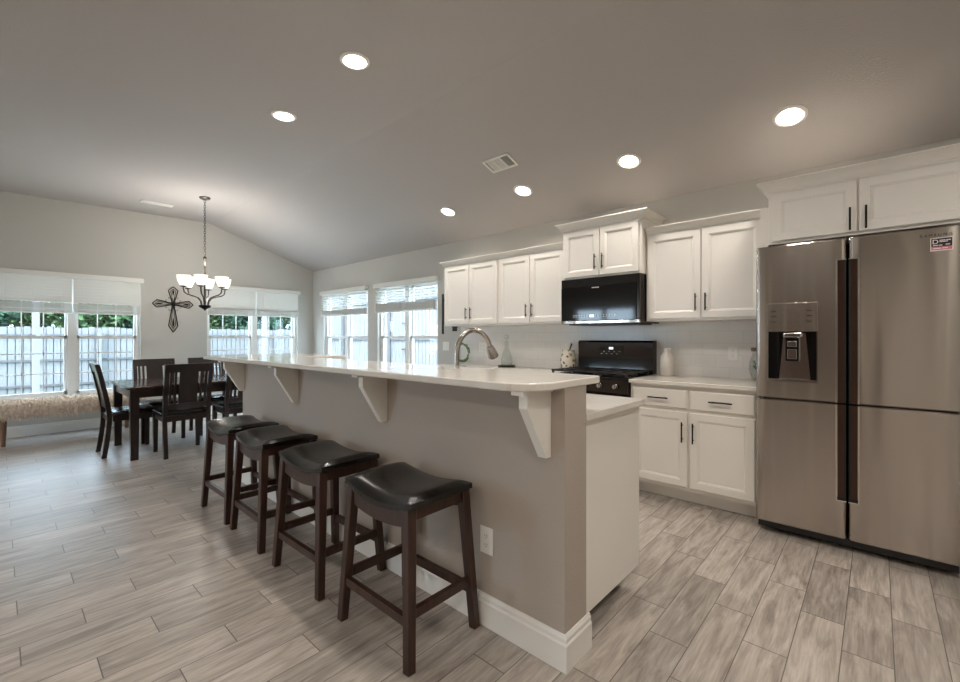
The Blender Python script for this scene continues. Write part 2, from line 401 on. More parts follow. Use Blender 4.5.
# ------------------------------------------------------------------ windows
def window(idx, axis, face, sgn, lo, hi, z0, z1, muntins=True, cols=3, units=2):
    """double-hung units; face = inside plane of the wall, sgn = outward direction along the wall normal"""
    def bx(bm, a0, a1, d0, d1, zz0, zz1):
        e0, e1 = sorted((face + sgn * d0, face + sgn * d1))
        if axis == 'y': box(bm, e0, e1, a0, a1, zz0, zz1)
        else: box(bm, a0, a1, e0, e1, zz0, zz1)
    bm = B()
    g = 0.001
    for a0, a1, zz0, zz1 in ((lo + g, lo + 0.035, z0 + g, z1 - g), (hi - 0.035, hi - g, z0 + g, z1 - g), (lo + g, hi - g, z1 - 0.035, z1 - g), (lo + g, hi - g, z0 + g, z0 + 0.04)):
        bx(bm, a0, a1, 0.05, 0.13, zz0, zz1)
    edges = [lo + (hi - lo) * k / units for k in range(units + 1)]
    for c in edges[1:-1]: bx(bm, c - 0.042, c + 0.042, 0.035, 0.13, z0 + g, z1 - g)
    fr = struct('window_%d' % idx, bm, 'frame')
    zm = 1.25
    for k in range(units):
        a0 = edges[k] + (0.035 if k == 0 else 0.042); a1 = edges[k + 1] - (0.035 if k == units - 1 else 0.042)
        for up in (0, 1):
            zz0, zz1 = (zm - 0.018, z1 - 0.035) if up else (z0 + 0.04, zm + 0.018)
            d0, d1 = (0.095, 0.125) if up else (0.06, 0.092)
            t = 0.034 if not up else 0.026
            s = B()
            bx(s, a0, a0 + t, d0, d1, zz0, zz1); bx(s, a1 - t, a1, d0, d1, zz0, zz1)
            bx(s, a0, a1, d0, d1, zz0, zz0 + 0.036); bx(s, a0, a1, d0, d1, zz1 - 0.036, zz1)
            sash = obj('window_sash', s, 'frame', fr)
            b0, b1 = a0 + t, a1 - t
            if muntins:
                mm = B(); dm = (d0 + d1) / 2
                for c in range(1, cols):
                    a = b0 + (b1 - b0) * c / cols
                    bx(mm, a - 0.006, a + 0.006, dm - 0.005, dm + 0.005, zz0 + 0.036, zz1 - 0.036)
                for r in ((0.5,) if up else (0.36, 0.70)):
                    zz = zz0 + (zz1 - zz0) * r
                    bx(mm, b0, b1, dm - 0.005, dm + 0.005, zz - 0.006, zz + 0.006)
                obj('muntin_grid', mm, 'frame', sash)
            gl = B(); dm = (d0 + d1) / 2 + 0.007
            bx(gl, b0, b1, dm, dm + 0.002, zz0 + 0.036, zz1 - 0.036)
            obj('glass', gl, 'glass', sash)
        lk = B(); c = (a0 + a1) / 2
        bx(lk, c - 0.03, c + 0.03, 0.045, 0.062, zm + 0.019, zm + 0.035)
        obj('sash_lock', lk, 'plate', fr)
    # sill board
    sb = B()
    e0, e1 = sorted((face - sgn * 0.03, face + sgn * 0.049))
    e0w, e1w = sorted((face + sgn * 0.001, face + sgn * 0.049))
    if axis == 'y': box(sb, e0w, e1w, lo + g, hi - g, z0 + g, z0 + 0.02)
    else: box(sb, lo + g, hi - g, e0w, e1w, z0 + g, z0 + 0.02)
    obj('window_sill', sb, 'trim', fr)
    return fr
window(1, 'y', XF, -1, *FAR_WIN[0]); window(2, 'y', XF, -1, *FAR_WIN[1])
window(3, 'x', YK, 1, *KIT_WIN[0], muntins=False); window(4, 'x', YK, 1, *KIT_WIN[1], muntins=False)
for i, o in enumerate(ADDED_BACK_WIN): window(5 + i, 'x', YB, -1, *o, muntins=False, units=2 if o[1] - o[0] > 1 else 1)

bm = B()  # unseen dark double door, added to darken the refrigerator's reflection
for a in ((-1.86, -1.78, 0, 2.14), (-0.22, -0.14, 0, 2.14), (-1.78, -0.22, 2.06, 2.14)): box(bm, a[0], a[1], YB + 0.001, YB + 0.03, a[2], a[3])
dr = struct('added_door_1', bm, 'trim')
for x0, x1 in ((-1.779, -1.003), (-0.997, -0.221)):
    bm = B(); box(bm, x0, x1, YB + 0.001, YB + 0.022, 0.005, 2.058)
    for z0_, z1_ in ((0.25, 0.95), (1.1, 1.9)): box(bm, x0 + 0.12, x1 - 0.12, YB + 0.022, YB + 0.03, z0_, z1_, 0.004)
    obj('added_door_leaf', bm, 'espresso', dr)

def blind(axis, face, sgn, lo, hi, ztop, zspread, zbot, label, tilts):
    """valance over two horizontal blinds drawn most of the way up; sgn points into the room"""
    c = (lo + hi) / 2
    root = thing('window_blind', label, 'window blind', (face + sgn * 0.03, c, zbot) if axis == 'y' else (c, face + sgn * 0.03, zbot), 'blinds over the dining windows')
    def bx(bm, a0, a1, d0, d1, zz0, zz1, bev=0):
        e0, e1 = sorted((face + sgn * d0, face + sgn * d1))
        if axis == 'y': box(bm, e0, e1, a0, a1, zz0, zz1, bev)
        else: box(bm, a0, a1, e0, e1, zz0, zz1, bev)
    bm = B(); bx(bm, lo - 0.03, hi + 0.03, 0.002, 0.07, ztop - 0.065, ztop, 0.004); obj('valance', bm, 'blind', root)
    for k in range(2):
        a0, a1 = (lo + 0.004, c - 0.008) if k == 0 else (c + 0.008, hi - 0.004)
        tilt = tilts[k]
        bm = B(); z = ztop - 0.075; w_ = 0.05; t = 0.003; pitch = 0.042
        while z > zspread:
            dz = math.sin(tilt) * w_ / 2; dd = math.cos(tilt) * w_ / 2
            P0 = (0.035 - dd, z - dz); P1 = (0.035 + dd, z + dz)
            quad = [(P0[0], P0[1] - t / 2), (P1[0], P1[1] - t / 2), (P1[0], P1[1] + t / 2), (P0[0], P0[1] + t / 2)]
            if axis == 'y': rings(bm, [[(face + sgn * d, a, zz) for d, zz in quad] for a in (a0, a1)])
            else: rings(bm, [[(a, face + sgn * d, zz) for d, zz in quad] for a in (a0, a1)])
            z -= pitch
        obj('slat_panel', bm, 'blind', root)
        bm = B(); z = zbot + 0.024
        while z < zspread - 0.003:
            bx(bm, a0, a1, 0.010, 0.060, z, z + 0.004); z += 0.0075
        obj('slat_stack', bm, 'blind', root)
        bm = B(); bx(bm, a0, a1, 0.008, 0.062, zbot, zbot + 0.02, 0.003); obj('bottom_rail', bm, 'blind', root)
        for f in (0.14, 0.5, 0.86):
            bm = B(); a = a0 + (a1 - a0) * f
            p = (face + sgn * 0.063, a) if axis == 'y' else (a, face + sgn * 0.063)
            cyl(bm, (p[0], p[1], zbot + 0.02), (p[0], p[1], ztop - 0.065), 0.0016, n=5)
            obj('ladder_cord', bm, 'blind', root)
    return root
CL = 1.25
blind('y', XF, 1, FAR_WIN[0][0], FAR_WIN[0][1], 2.10, 1.70, 1.565, 'closed white blind above the left far window, over the fur bench', (CL, CL))
blind('y', XF, 1, FAR_WIN[1][0], FAR_WIN[1][1], 2.10, 1.73, 1.61, 'closed white blind above the far window behind the chandelier', (CL, CL))
blind('x', YK, -1, KIT_WIN[0][0], KIT_WIN[0][1], 2.085, 1.73, 1.625, 'half open white blind on the side window nearest the room corner', (0.30, 0.30))
blind('x', YK, -1, KIT_WIN[1][0], KIT_WIN[1][1], 2.085, 1.75, 1.63, 'white blind with open right half beside the upper cabinets', (0.35, 0.12))

# ------------------------------------------------------------------ outdoors
bm = B(); box(bm, -34, 14, -18, 22, -0.42, -0.32); struct('lawn', bm, 'grass')
M['concrete'] = mat('bounce_concrete', srgb(196, 196, 194), 0.9, var=0.06, vscale=4)
bm = B(); box(bm, -10.2, XF - WT - 0.001, -5.0, YK + 0.1, -0.32, -0.10); struct('bounce_slab', bm, 'concrete')  # unseen pale slab added to bounce daylight up to the ceiling
bm = B(); box(bm, -10.2, -2.0, YK + WT + 0.001, 5.9, -0.32, -0.10); struct('side_bounce_slab', bm, 'concrete')  # second added bounce slab, outside the kitchen wall windows
def fence(axis, pos, lo, hi, z0, z1, label, bw=0.14, inside=1, bm_='fence'):
    mid = (lo + hi) / 2
    r = thing('wooden_fence', label, 'fence', (pos, mid, z0) if axis == 'y' else (mid, pos, z0), 'garden fences')
    def bx(bm, a0, a1, d0, d1, zz0, zz1):
        e0, e1 = sorted((pos + inside * d0, pos + inside * d1))
        if axis == 'y': box(bm, e0, e1, a0, a1, zz0, zz1)
        else: box(bm, a0, a1, e0, e1, zz0, zz1)
    bm = B(); a = lo
    while a < hi:
        zt = z1 + random.uniform(-0.02, 0.02); bx(bm, a + 0.009, a + bw - 0.009, -0.02 + random.uniform(-.003, .003), 0, z0 + 0.02, zt); bx(bm, a - 0.03, a + 0.03, -0.075, -0.055, z0 + 0.02, zt - 0.03); a += bw
    obj('board_panel', bm, bm_, r)
    for f in (0.16, 0.52, 0.88):
        bm = B(); zz = z0 + (z1 - z0) * f; bx(bm, lo, hi, 0.001, 0.04, zz - 0.028, zz + 0.028); obj('rail', bm, 'fence_d', r)
    a = lo + 0.6
    while a < hi:
        bm = B(); bx(bm, a - 0.05, a + 0.05, 0.041, 0.14, z0, z1 - 0.08); obj('post', bm, 'fence', r); a += 2.44
    return r
fence('y', -16.3, -6.0, 9.6, -0.32, 1.52, 'pale board fence across the back lawn, trees above it', inside=1)
sf = fence('x', 7.4, -15.6, -0.6, -0.32, 2.6, 'tall pale side fence close outside the kitchen wall windows', inside=-1, bm_='fence2')
# gate hardware on the side fence
for x, z in ((-9.15, 1.62), (-9.15, 0.92)):
    bm = B(); lathe(bm, [(0.10, 7.355), (0.10, 7.335), (0.05, 7.32)], (x, 0, z), 16, axis='y'); box(bm, x - 0.36, x - 0.10, 7.33, 7.355, z - 0.02, z + 0.02)
    h = obj('gate_hinge', bm, 'greym', sf)
for nm, px, py, lab in (('patio_post', -10.5, 0.43, 'square grey post outside the left far window'), ('patio_post', -10.5, 4.15, 'square grey post outside the far window behind the chandelier')):
    r = thing(nm, lab, 'post', (px, py, -0.32), 'patio posts')
    boxo('shaft', 'post', r, px - 0.05, px + 0.05, py - 0.045, py + 0.045, -0.20, 2.9)
    boxo('base', 'post', r, px - 0.08, px + 0.08, py - 0.075, py + 0.075, -0.319, -0.20)

def tree(x, y, h, cr, n, leafm, label):
    r = thing('garden_tree', label, 'tree', (x, y, -0.32), 'trees behind the back fence')
    bm = B(); tube(bm, [(x, y, -0.32), (x + 0.05, y, h * 0.35), (x - 0.05, y + 0.05, h * 0.75)], [0.14, 0.11, 0.05], 8)
    for k in range(4):
        a = k * 1.6 + random.random(); tube(bm, [(x, y, h * 0.35 + 0.2 * k), (x + cr * 0.6 * math.cos(a), y + cr * 0.6 * math.sin(a), h * 0.6 + 0.25 * k)], [0.06, 0.02], 6)
    obj('trunk', bm, 'bark', r)
    bm = B()
    for _ in range(n):
        u = random.gauss(0, 1), random.gauss(0, 1), random.gauss(0, 1); l = math.sqrt(sum(c * c for c in u)) or 1
        rr = cr * (0.45 + 0.50 * random.random()) * (0.85 + 0.20 * math.sin(3 * u[0] + 2 * u[2]))
        p = Vector((x + u[0] / l * rr, y + u[1] / l * rr, h * 0.52 + u[2] / l * rr * h / (2.4 * cr)))
        q = Matrix.Rotation(random.uniform(0, 6.28), 3, Vector((random.random() - .5, random.random() - .5, random.random() - .5)).normalized())
        s = random.uniform(0.08, 0.15)
        bm.faces.new([bm.verts.new(p + q @ Vector(v)) for v in ((-s, 0, 0), (0, -s * 0.5, 0.02), (s, 0, 0), (0, s * 0.5, 0.02))])
    obj('crown', bm, leafm, r)
TR = [(-18.2, -2.9, 4.4, 1.15, 'leaf', 'green garden tree furthest left beyond the back fence'),
      (-18.0, -0.5, 4.6, 1.15, 'leaf2', 'deep green tree beyond the fence, seen in the left panes over the bench'),
      (-18.2, 1.9, 4.4, 1.15, 'leaf', 'mid green tree beyond the fence, seen beside the grey post'),
      (-18.1, 4.3, 4.7, 1.15, 'leaf', 'pale green tree beyond the fence, behind the wall with the cross'),
      (-18.1, 6.7, 4.6, 1.15, 'leaf2', 'deep green tree beyond the fence, seen under the chandelier'),
      (-18.2, 9.1, 4.6, 1.15, 'leaf', 'mid green tree beyond the fence, seen right of the window mullion'),
      (-20.9, -1.7, 5.4, 1.2, 'leaf2', 'taller tree in the second row beyond the fence, over the bench'),
      (-20.9, 0.8, 5.6, 1.2, 'leaf', 'taller tree in the second row beyond the fence, left of the dining table'),
      (-20.9, 3.3, 5.4, 1.2, 'leaf2', 'taller tree in the second row beyond the fence, over the dining table'),
      (-20.9, 5.8, 5.6, 1.2, 'leaf', 'taller tree in the second row beyond the fence, left of the chandelier'),
      (-20.9, 8.3, 5.4, 1.2, 'leaf2', 'taller tree in the second row beyond the fence, right of the chandelier'),
      (-23.6, -0.4, 6.0, 1.25, 'leaf', 'tallest tree in the third row beyond the fence, over the bench'),
      (-23.6, 2.2, 6.0, 1.25, 'leaf2', 'tallest tree in the third row beyond the fence, left of the table'),
      (-23.6, 4.8, 6.0, 1.25, 'leaf', 'tallest tree in the third row beyond the fence, behind the cross wall'),
      (-23.6, 7.4, 6.0, 1.25, 'leaf2', 'tallest tree in the third row beyond the fence, at the chandelier'),
      (-23.6, 10.0, 6.0, 1.25, 'leaf', 'tallest tree in the third row beyond the fence, right of the window mullion'),
      (-23.6, 12.6, 6.0, 1.25, 'leaf2', 'tallest tree in the third row beyond the fence, at the room corner'),
      (-20.9, 10.8, 5.6, 1.2, 'leaf', 'taller tree in the second row beyond the fence, near the room corner')]
for x, y, h, cr, lm, lab in TR: tree(x, y, h, cr, 4200, lm, lab)

# ------------------------------------------------------------------ kitchen helpers
def shaker(bm, x0, x1, z0, z1, yf, yb, w_=0.050, rec=0.009):
    """recessed-panel door facing -y"""
    def L(i, y): return [(x0 + i, y, z0 + i), (x1 - i, y, z0 + i), (x1 - i, y, z1 - i), (x0 + i, y, z1 - i)]
    rings(bm, [L(0, yb), L(0, yf + 0.003), L(0.003, yf), L(w_, yf), L(w_ + 0.004, yf + 0.0035), L(w_ + 0.008, yf + 0.0035), L(w_ + 0.014, yf + rec)])
def pull(bm, x, z, yf, vertical=True, ln=0.135):
    e = Vector((0, 0, ln / 2)) if vertical else Vector((ln / 2, 0, 0))
    c = Vector((x, yf - 0.026, z)); cyl(bm, c - e, c + e, 0.0055, n=10)
    for s in (-0.68, 0.68):
        p = c + e * s; cyl(bm, p, (p.x, yf, p.z), 0.0045, n=8)
def crown(bm, x0, x1, yback, yfront, z0, h, proj, left=True, right=True):
    prof = [(0.0, 0.0), (0.006, 0.0), (0.006, h * 0.14), (0.014, h * 0.22), (0.018, h * 0.38), (proj * 0.55, h * 0.62), (proj * 0.8, h * 0.78), (proj * 0.86, h * 0.86), (proj, h * 0.88), (proj, h), (0.0, h)]
    loops = []
    if left: loops.append([(x0 - o, yback, z0 + z) for o, z in prof]); loops.append([(x0 - o, yfront - o, z0 + z) for o, z in prof])
    else: loops.append([(x0, yfront - o, z0 + z) for o, z in prof])
    if right: loops.append([(x1 + o, yfront - o, z0 + z) for o, z in prof]); loops.append([(x1 + o, yback, z0 + z) for o, z in prof])
    else: loops.append([(x1, yfront - o, z0 + z) for o, z in prof])
    rings(bm, loops)
def upper_cabinet(label, x0, x1, z0, z1, yface, ch, proj, cl, cr, hz=None, split=None, bot_rail=0.018, e0=0.018, e1=0.018):
    r = thing('upper_cabinet', label, 'kitchen cabinet', ((x0 + x1) / 2, YK, z0), 'upper kitchen cabinets')
    boxo('body', 'white', r, x0 + 0.0005, x1 - 0.0005, yface, YK - 0.013, z0, z1, bev=0.0015)
    bm = B(); crown(bm, x0, x1, YK - 0.013, yface, z1 - 0.005, ch, proj, cl, cr); obj('crown_moulding', bm, 'white', r)
    c = split if split else (x0 + x1) / 2
    for k, (a0, a1) in enumerate(((x0 + e0, c - 0.004), (c + 0.004, x1 - e1))):
        bm = B(); shaker(bm, a0, a1, z0 + bot_rail, z1 - 0.012, yface - 0.020, yface - 0.0005); d = obj('door', bm, 'white', r)
        bm = B(); hx = a1 - 0.032 if k == 0 else a0 + 0.032
        pull(bm, hx, (hz if hz else z0 + 0.142), yface - 0.020); h = obj('handle', bm, 'black', d, smooth=True); h['label'] = 'black bar handle'
    return r
upper_cabinet('white two-door upper cabinet at the left end, nearest the windows', -3.97, -3.10, 1.385, 2.115, 3.72, 0.062, 0.05, True, False)
upper_cabinet('white two-door upper cabinet directly left of the microwave', -3.10, -2.232, 1.385, 2.115, 3.72, 0.062, 0.05, False, False)
upper_cabinet('raised white two-door cabinet above the microwave', -2.228, -1.462, 1.79, 2.25, 3.64, 0.075, 0.058, True, True, hz=1.93, e1=0.026)
upper_cabinet('white two-door upper cabinet between microwave and refrigerator', -1.458, -0.586, 1.385, 2.115, 3.72, 0.062, 0.05, False, False)
upper_cabinet('deep white two-door cabinet above the refrigerator', -0.537, 0.40, 1.862, 2.20, 3.45, 0.075, 0.058, True, True, hz=1.955, split=-0.084, e0=0.025)
r = thing('filler_panel', 'narrow white filler panel between upper cabinet and refrigerator cabinet', 'cabinet panel', (-0.56, YK, 1.385))
boxo('panel', 'white', r, -0.5855, -0.5385, 3.46, YK - 0.013, 1.845, 2.115)
boxo('side_strip', 'white', r, -0.5855, -0.5700, 3.722, YK - 0.013, 1.385, 1.845)

def base_cabinet(label, x0, x1, drawers=True):
    r = thing('base_cabinet', label, 'kitchen cabinet', ((x0 + x1) / 2, 3.74, 0), 'base kitchen cabinets')
    boxo('body', 'white', r, x0 + 0.0005, x1 - 0.0005, 3.447, YK - 0.002, 0.105, 0.885)
    boxo('toe_kick', 'white', r, x0 + 0.001, x1 - 0.001, 3.535, YK - 0.002, 0.0, 0.105)
    c = (x0 + x1) / 2; yf = 3.427
    for k, (a0, a1) in enumerate(((x0 + 0.022, c - 0.010), (c + 0.010, x1 - 0.022))):
        bm = B(); shaker(bm, a0, a1, 0.135, 0.690, yf, 3.4465); d = obj('door', bm, 'white', r)
        bm = B(); pull(bm, a1 - 0.030 if k == 0 else a0 + 0.026, 0.545, yf, True, 0.15); obj('handle', bm, 'black', d, smooth=True)
        bm = B()
        def L(i, y): return [(a0 + i, y, 0.715 + i), (a1 - i, y, 0.715 + i), (a1 - i, y, 0.855 - i), (a0 + i, y, 0.855 - i)]
        rings(bm, [L(0, 3.4465), L(0, yf + 0.006), L(0.008, yf)]); d = obj('drawer', bm, 'white', r)
        bm = B(); pull(bm, (a0 + a1) / 2, 0.787, yf, False, 0.15); obj('handle', bm, 'black', d, smooth=True)
    return r
base_cabinet('white base cabinet with two drawers beside the refrigerator', -1.478, -0.588)
base_cabinet('white base cabinet hidden behind the island, next to the range', -3.12, -2.248)
base_cabinet('white base cabinet hidden behind the island, left end of the wall run', -3.99, -3.12)
def worktop(name, label, x0, x1, y0, y1, z0=0.886, z1=0.915):
    bm = B(); box(bm, x0, x1, y0, y1, z0, z1, 0.004); return tag(obj(name, bm, 'quartz', base=((x0 + x1) / 2, (y0 + y1) / 2, z0)), label, 'countertop', 'kitchen worktops')
worktop('worktop', 'white worktop between range and refrigerator', -1.480, -0.586, 3.405, YK - 0.013)
worktop('worktop', 'white worktop left of the range, under the leftmost upper cabinets', -4.0, -2.245, 3.405, YK - 0.013)

# ------------------------------------------------------------------ refrigerator
FX0, FX1, FY, FC = -0.583, 0.325, 3.295, -0.127
r = thing('refrigerator', 'large stainless four-door refrigerator with ice and water dispenser', 'refrigerator', ((FX0 + FX1) / 2, 3.7, 0))
boxo('body', 'greym', r, FX0 + 0.020, FX1 - 0.004, 3.432, YK - 0.04, 0.035, 1.815, bev=0.004)
boxo('base_grille', 'blackpl', r, FX0 + 0.01, FX1 - 0.01, 3.335, 3.431, 0.03, 0.072)
bm = B()
for x in (FX0 + 0.06, FX1 - 0.06):
    for y in (3.48, 3.95): cyl(bm, (x, y, 0), (x, y, 0.036), 0.022)
obj('levelling_foot', bm, 'blackpl', r)
boxo('gasket', 'gap', r, FX0 + 0.022, FX1 - 0.012, 3.415, 3.4315, 0.08, 1.81)
def fr_door(x0, x1, z0, z1, cut=None):
    """bowed steel door: rounded vertical edges, optional rectangular hole (x0,x1,z0,z1)"""
    bm = B(); n = 10; rad = 0.022
    w_ = x1 - x0
    xs = []
    for k in range(5):
        a = PI / 2 * k / 4; xs.append((x0 + rad - rad * math.cos(a), FY + rad - rad * math.sin(a)))
    rx = [x0 + rad + (w_ - 2 * rad) * k / n for k in range(1, n)]
    if cut: rx += [cut[0], cut[1]]
    for x in sorted(rx): xs.append((x, FY))
    for k in range(5):
        a = PI / 2 * k / 4; xs.append((x1 - rad + rad * math.sin(a), FY + rad - rad * math.cos(a)))
    # front crown: a slight bow across the whole refrigerator
    def bow(x): return 0.0
    front = [(x, y + bow(x)) for x, y in xs]
    zs = [z0, z0 + 0.006] + ([cut[2], cut[3]] if cut else []) + [z1 - 0.006, z1]
    grid = []
    for i, z in enumerate(zs):
        ins = 0.006 if i in (0, len(zs) - 1) else 0.0
        grid.append([bm.verts.new((x, y + ins, z)) for x, y in front])
    for i in range(len(zs) - 1):
        for j in range(len(front) - 1):
            if cut and zs[i] >= cut[2] - 1e-6 and zs[i + 1] <= cut[3] + 1e-6 and front[j][0] >= cut[0] - 1e-6 and front[j + 1][0] <= cut[1] + 1e-6: continue
            bm.faces.new((grid[i][j], grid[i][j + 1], grid[i + 1][j + 1], grid[i + 1][j]))
    yb = 3.413
    back = []
    for i in range(len(zs)):
        back.append((bm.verts.new((x0, yb, zs[i])), bm.verts.new((x1, yb, zs[i]))))
    for i in range(len(zs) - 1):
        bm.faces.new((grid[i][0], grid[i + 1][0], back[i + 1][0], back[i][0]))
        bm.faces.new((grid[i][-1], back[i][1], back[i + 1][1], grid[i + 1][-1]))
        bm.faces.new((back[i][0], back[i + 1][0], back[i + 1][1], back[i][1]))
    bm.faces.new(grid[0] + [back[0][1], back[0][0]])
    bm.faces.new(grid[-1] + [back[-1][1], back[-1][0]])
    if cut:
        a0, a1, c0, c1 = cut; dp = 0.058
        rings(bm, [[(a0, FY, c0), (a1, FY, c0), (a1, FY, c1), (a0, FY, c1)], [(a0, FY + dp, c0), (a1, FY + dp, c0), (a1, FY + dp, c1), (a0, FY + dp, c1)]], True, False, True)
    return bm
ZS = 0.862
HB, HT = 0.30, 1.70
G = 0.004
# doors leave a vertical channel for the recessed handles
doors = []
HW = 0.040
D0 = (-0.512, -0.268, 0.990, 1.285)
for x0, x1, z0, z1, cut in ((FX0, FC - G, ZS + G, 1.825, D0), (FC + G, FX1, ZS + G, 1.825, None), (FX0, FC - G, 0.078, ZS - G, None), (FC + G, FX1, 0.078, ZS - G, None)):
    left = x1 < 0
    d = obj('door', fr_door(x0, x1, z0, z1, cut), 'steel', r, smooth=True); doors.append(d)
    hz0, hz1 = (z0 + 0.001, HT) if z0 > 0.5 else (HB, z1 - 0.001)
    hx0, hx1 = (x1 - HW - 0.006, x1 - 0.0) if left else (x0, x0 + HW + 0.006)
    bm = B()
    box(bm, hx0 + (0.006 if left else 0.010), hx1 - (0.010 if left else 0.006), FY - 0.0035, FY + 0.004, hz0, hz1)
    obj('handle_recess', bm, 'bronze', d)
    bm = B()
    ex = hx0 if left else hx1
    box(bm, ex - 0.003, ex + 0.003, FY - 0.008, FY + 0.002, hz0, hz1, 0.001)
    zz = hz1 if z0 > 0.5 else hz0
    box(bm, hx0, hx1, FY - 0.008, FY + 0.002, zz - 0.003, zz + 0.003, 0.001)
    obj('handle_trim', bm, 'chrome', d)
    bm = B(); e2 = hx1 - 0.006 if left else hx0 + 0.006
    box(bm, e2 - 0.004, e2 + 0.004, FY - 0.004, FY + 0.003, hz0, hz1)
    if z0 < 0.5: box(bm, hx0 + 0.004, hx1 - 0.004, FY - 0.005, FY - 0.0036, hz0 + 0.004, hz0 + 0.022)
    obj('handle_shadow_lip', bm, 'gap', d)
# dispenser
dd = doors[0]
DX0, DX1 = -0.520, -0.262
bm = B(); box(bm, DX0, DX1, FY - 0.006, FY - 0.0005, 1.288, 1.462, 0.002); obj('dispenser_panel', bm, 'steel', dd)
bm = B()
for x0, x1, z0, z1 in ((DX0, D0[0], 0.975, 1.287), (D0[1], DX1, 0.975, 1.287), (D0[0], D0[1], 0.975, 0.989)): box(bm, x0, x1, FY - 0.006, FY + 0.001, z0, z1)
obj('dispenser_frame', bm, 'chrome', dd)
bm = B(); box(bm, D0[0] + 0.001, D0[1] - 0.001, FY + 0.050, FY + 0.057, D0[2] + 0.001, D0[3] - 0.001)
box(bm, D0[0] + 0.001, D0[0] + 0.045, FY + 0.002, FY + 0.050, D0[2] + 0.001, D0[3] - 0.001); box(bm, D0[1] - 0.03, D0[1] - 0.001, FY + 0.002, FY + 0.050, D0[2] + 0.001, D0[3] - 0.001)
obj('dispenser_recess', bm, 'blackgl', dd)
bm = B()
prism(bm, [(D0[0] + 0.050, D0[2] + 0.002), (D0[1] - 0.034, D0[2] + 0.002), (D0[1] - 0.058, 1.275), (D0[0] + 0.075, 1.275)], FY + 0.044, FY + 0.0495, 'xz')
obj('dispenser_backplate', bm, 'chrome', dd)
cx = (D0[0] + D0[1]) / 2
bm = B(); box(bm, cx - 0.035, cx + 0.035, FY + 0.008, FY + 0.043, 1.10, 1.25, 0.005); obj('paddle_housing', bm, 'blackgl', dd)
bm = B(); box(bm, cx - 0.024, cx + 0.024, FY + 0.002, FY + 0.0075, 1.115, 1.175, 0.002); box(bm, cx - 0.024, cx + 0.024, FY + 0.002, FY + 0.0075, 1.19, 1.225, 0.002); box(bm, cx - 0.045, cx + 0.045, FY + 0.004, FY + 0.04, 1.252, 1.276, 0.003); obj('paddle', bm, 'chrome', dd)
bm = B()
for x in (DX0 + 0.022, DX1 - 0.055):
    for k in range(3): box(bm, x, x + 0.026, FY - 0.0068, FY - 0.0055, 1.345 + k * 0.032, 1.349 + k * 0.032)
box(bm, cx - 0.02, cx + 0.03, FY - 0.0068, FY - 0.0055, 1.424, 1.426)
obj('panel_marks', bm, 'ink', dd)
# lettering and sticker on the right door
def text_mesh(name, s, size, loc, m, parent):
    cu = bpy.data.curves.new(name, 'FONT'); cu.body = s; cu.size = size; cu.extrude = 0.0005; cu.align_x = 'CENTER'
    t = bpy.data.objects.new(name, cu); COL.objects.link(t)
    bpy.context.view_layer.update()
    me = bpy.data.meshes.new_from_object(t.evaluated_get(bpy.context.evaluated_depsgraph_get()))
    COL.objects.unlink(t); bpy.data.objects.remove(t)
    bm = B(); bm.from_mesh(me)
    bmesh.ops.rotate(bm, cent=(0, 0, 0), matrix=Matrix.Rotation(PI / 2, 3, 'X'), verts=bm.verts[:])
    bmesh.ops.translate(bm, vec=Vector(loc), verts=bm.verts[:])
    return obj(name, bm, m, parent)
text_mesh('lettering', 'S A M S U N G', 0.019, (0.228, FY - 0.0015, 1.778), 'ink', doors[1])
st = B(); box(st, 0.207, 0.289, FY - 0.0018, FY - 0.0005, 1.700, 1.768); st = obj('sticker', st, 'stickw', doors[1])
# ------------------------------------------------------------------ (sticker pieces sit on the same door)
def on_door(name, m, x0, x1, z0, z1): return boxo(name, m, doors[1], x0, x1, FY - 0.0024, FY - 0.0018, z0, z1)
on_door('sticker_print', 'stickk', 0.210, 0.286, 0.0 + 1.722, 1.765); on_door('sticker_band', 'stickr', 0.210, 0.286, 1.704, 1.722)
bm = B()
for x0, x1, z0 in ((0.240, 0.262, 1.752), (0.264, 0.281, 1.752), (0.240, 0.270, 1.745), (0.216, 0.236, 1.727), (0.239, 0.25, 1.727), (0.262, 0.278, 1.729), (0.216, 0.246, 1.711), (0.25, 0.27, 1.711)): box(bm, x0, x1, FY - 0.003, FY - 0.0024, z0, z0 + 0.004)
obj('sticker_lines', bm, 'stickw', doors[1])
text_mesh('sticker_letter', 'D', 0.032, (0.225, FY - 0.0026, 1.737), 'stickw', doors[1])

# ------------------------------------------------------------------ microwave
MX0, MX1, MY = -2.222, -1.466, 3.60
r = thing('microwave', 'stainless and black over-range microwave under the raised cabinet', 'microwave', ((MX0 + MX1) / 2, 3.8, 1.372))
boxo('body', 'steel_d', r, MX0, MX1, MY + 0.03, YK - 0.013, 1.372, 1.788, bev=0.003)
boxo('underside_vent', 'blackpl', r, MX0 + 0.05, MX1 - 0.05, MY + 0.06, YK - 0.06, 1.362, 1.3715)
boxo('top_vent_panel', 'steel_d', r, MX0, MX1, MY, MY + 0.0295, 1.714, 1.788, bev=0.004)
d = boxo('door', 'blackgl', r, MX0 + 0.001, MX1 - 0.03, MY - 0.004, MY + 0.0295, 1.402, 1.7135, bev=0.003)
boxo('door_edge', 'steel_d', d, MX1 - 0.0295, MX1, MY, MY + 0.0295, 1.402, 1.7135, bev=0.003)
boxo('bottom_trim', 'steel', r, MX0, MX1, MY - 0.006, MY + 0.0295, 1.372, 1.4015, bev=0.004)
boxo('window', 'blackgl', d, MX0 + 0.14, MX1 - 0.21, MY - 0.0046, MY - 0.0041, 1.49, 1.67)
bm = B()
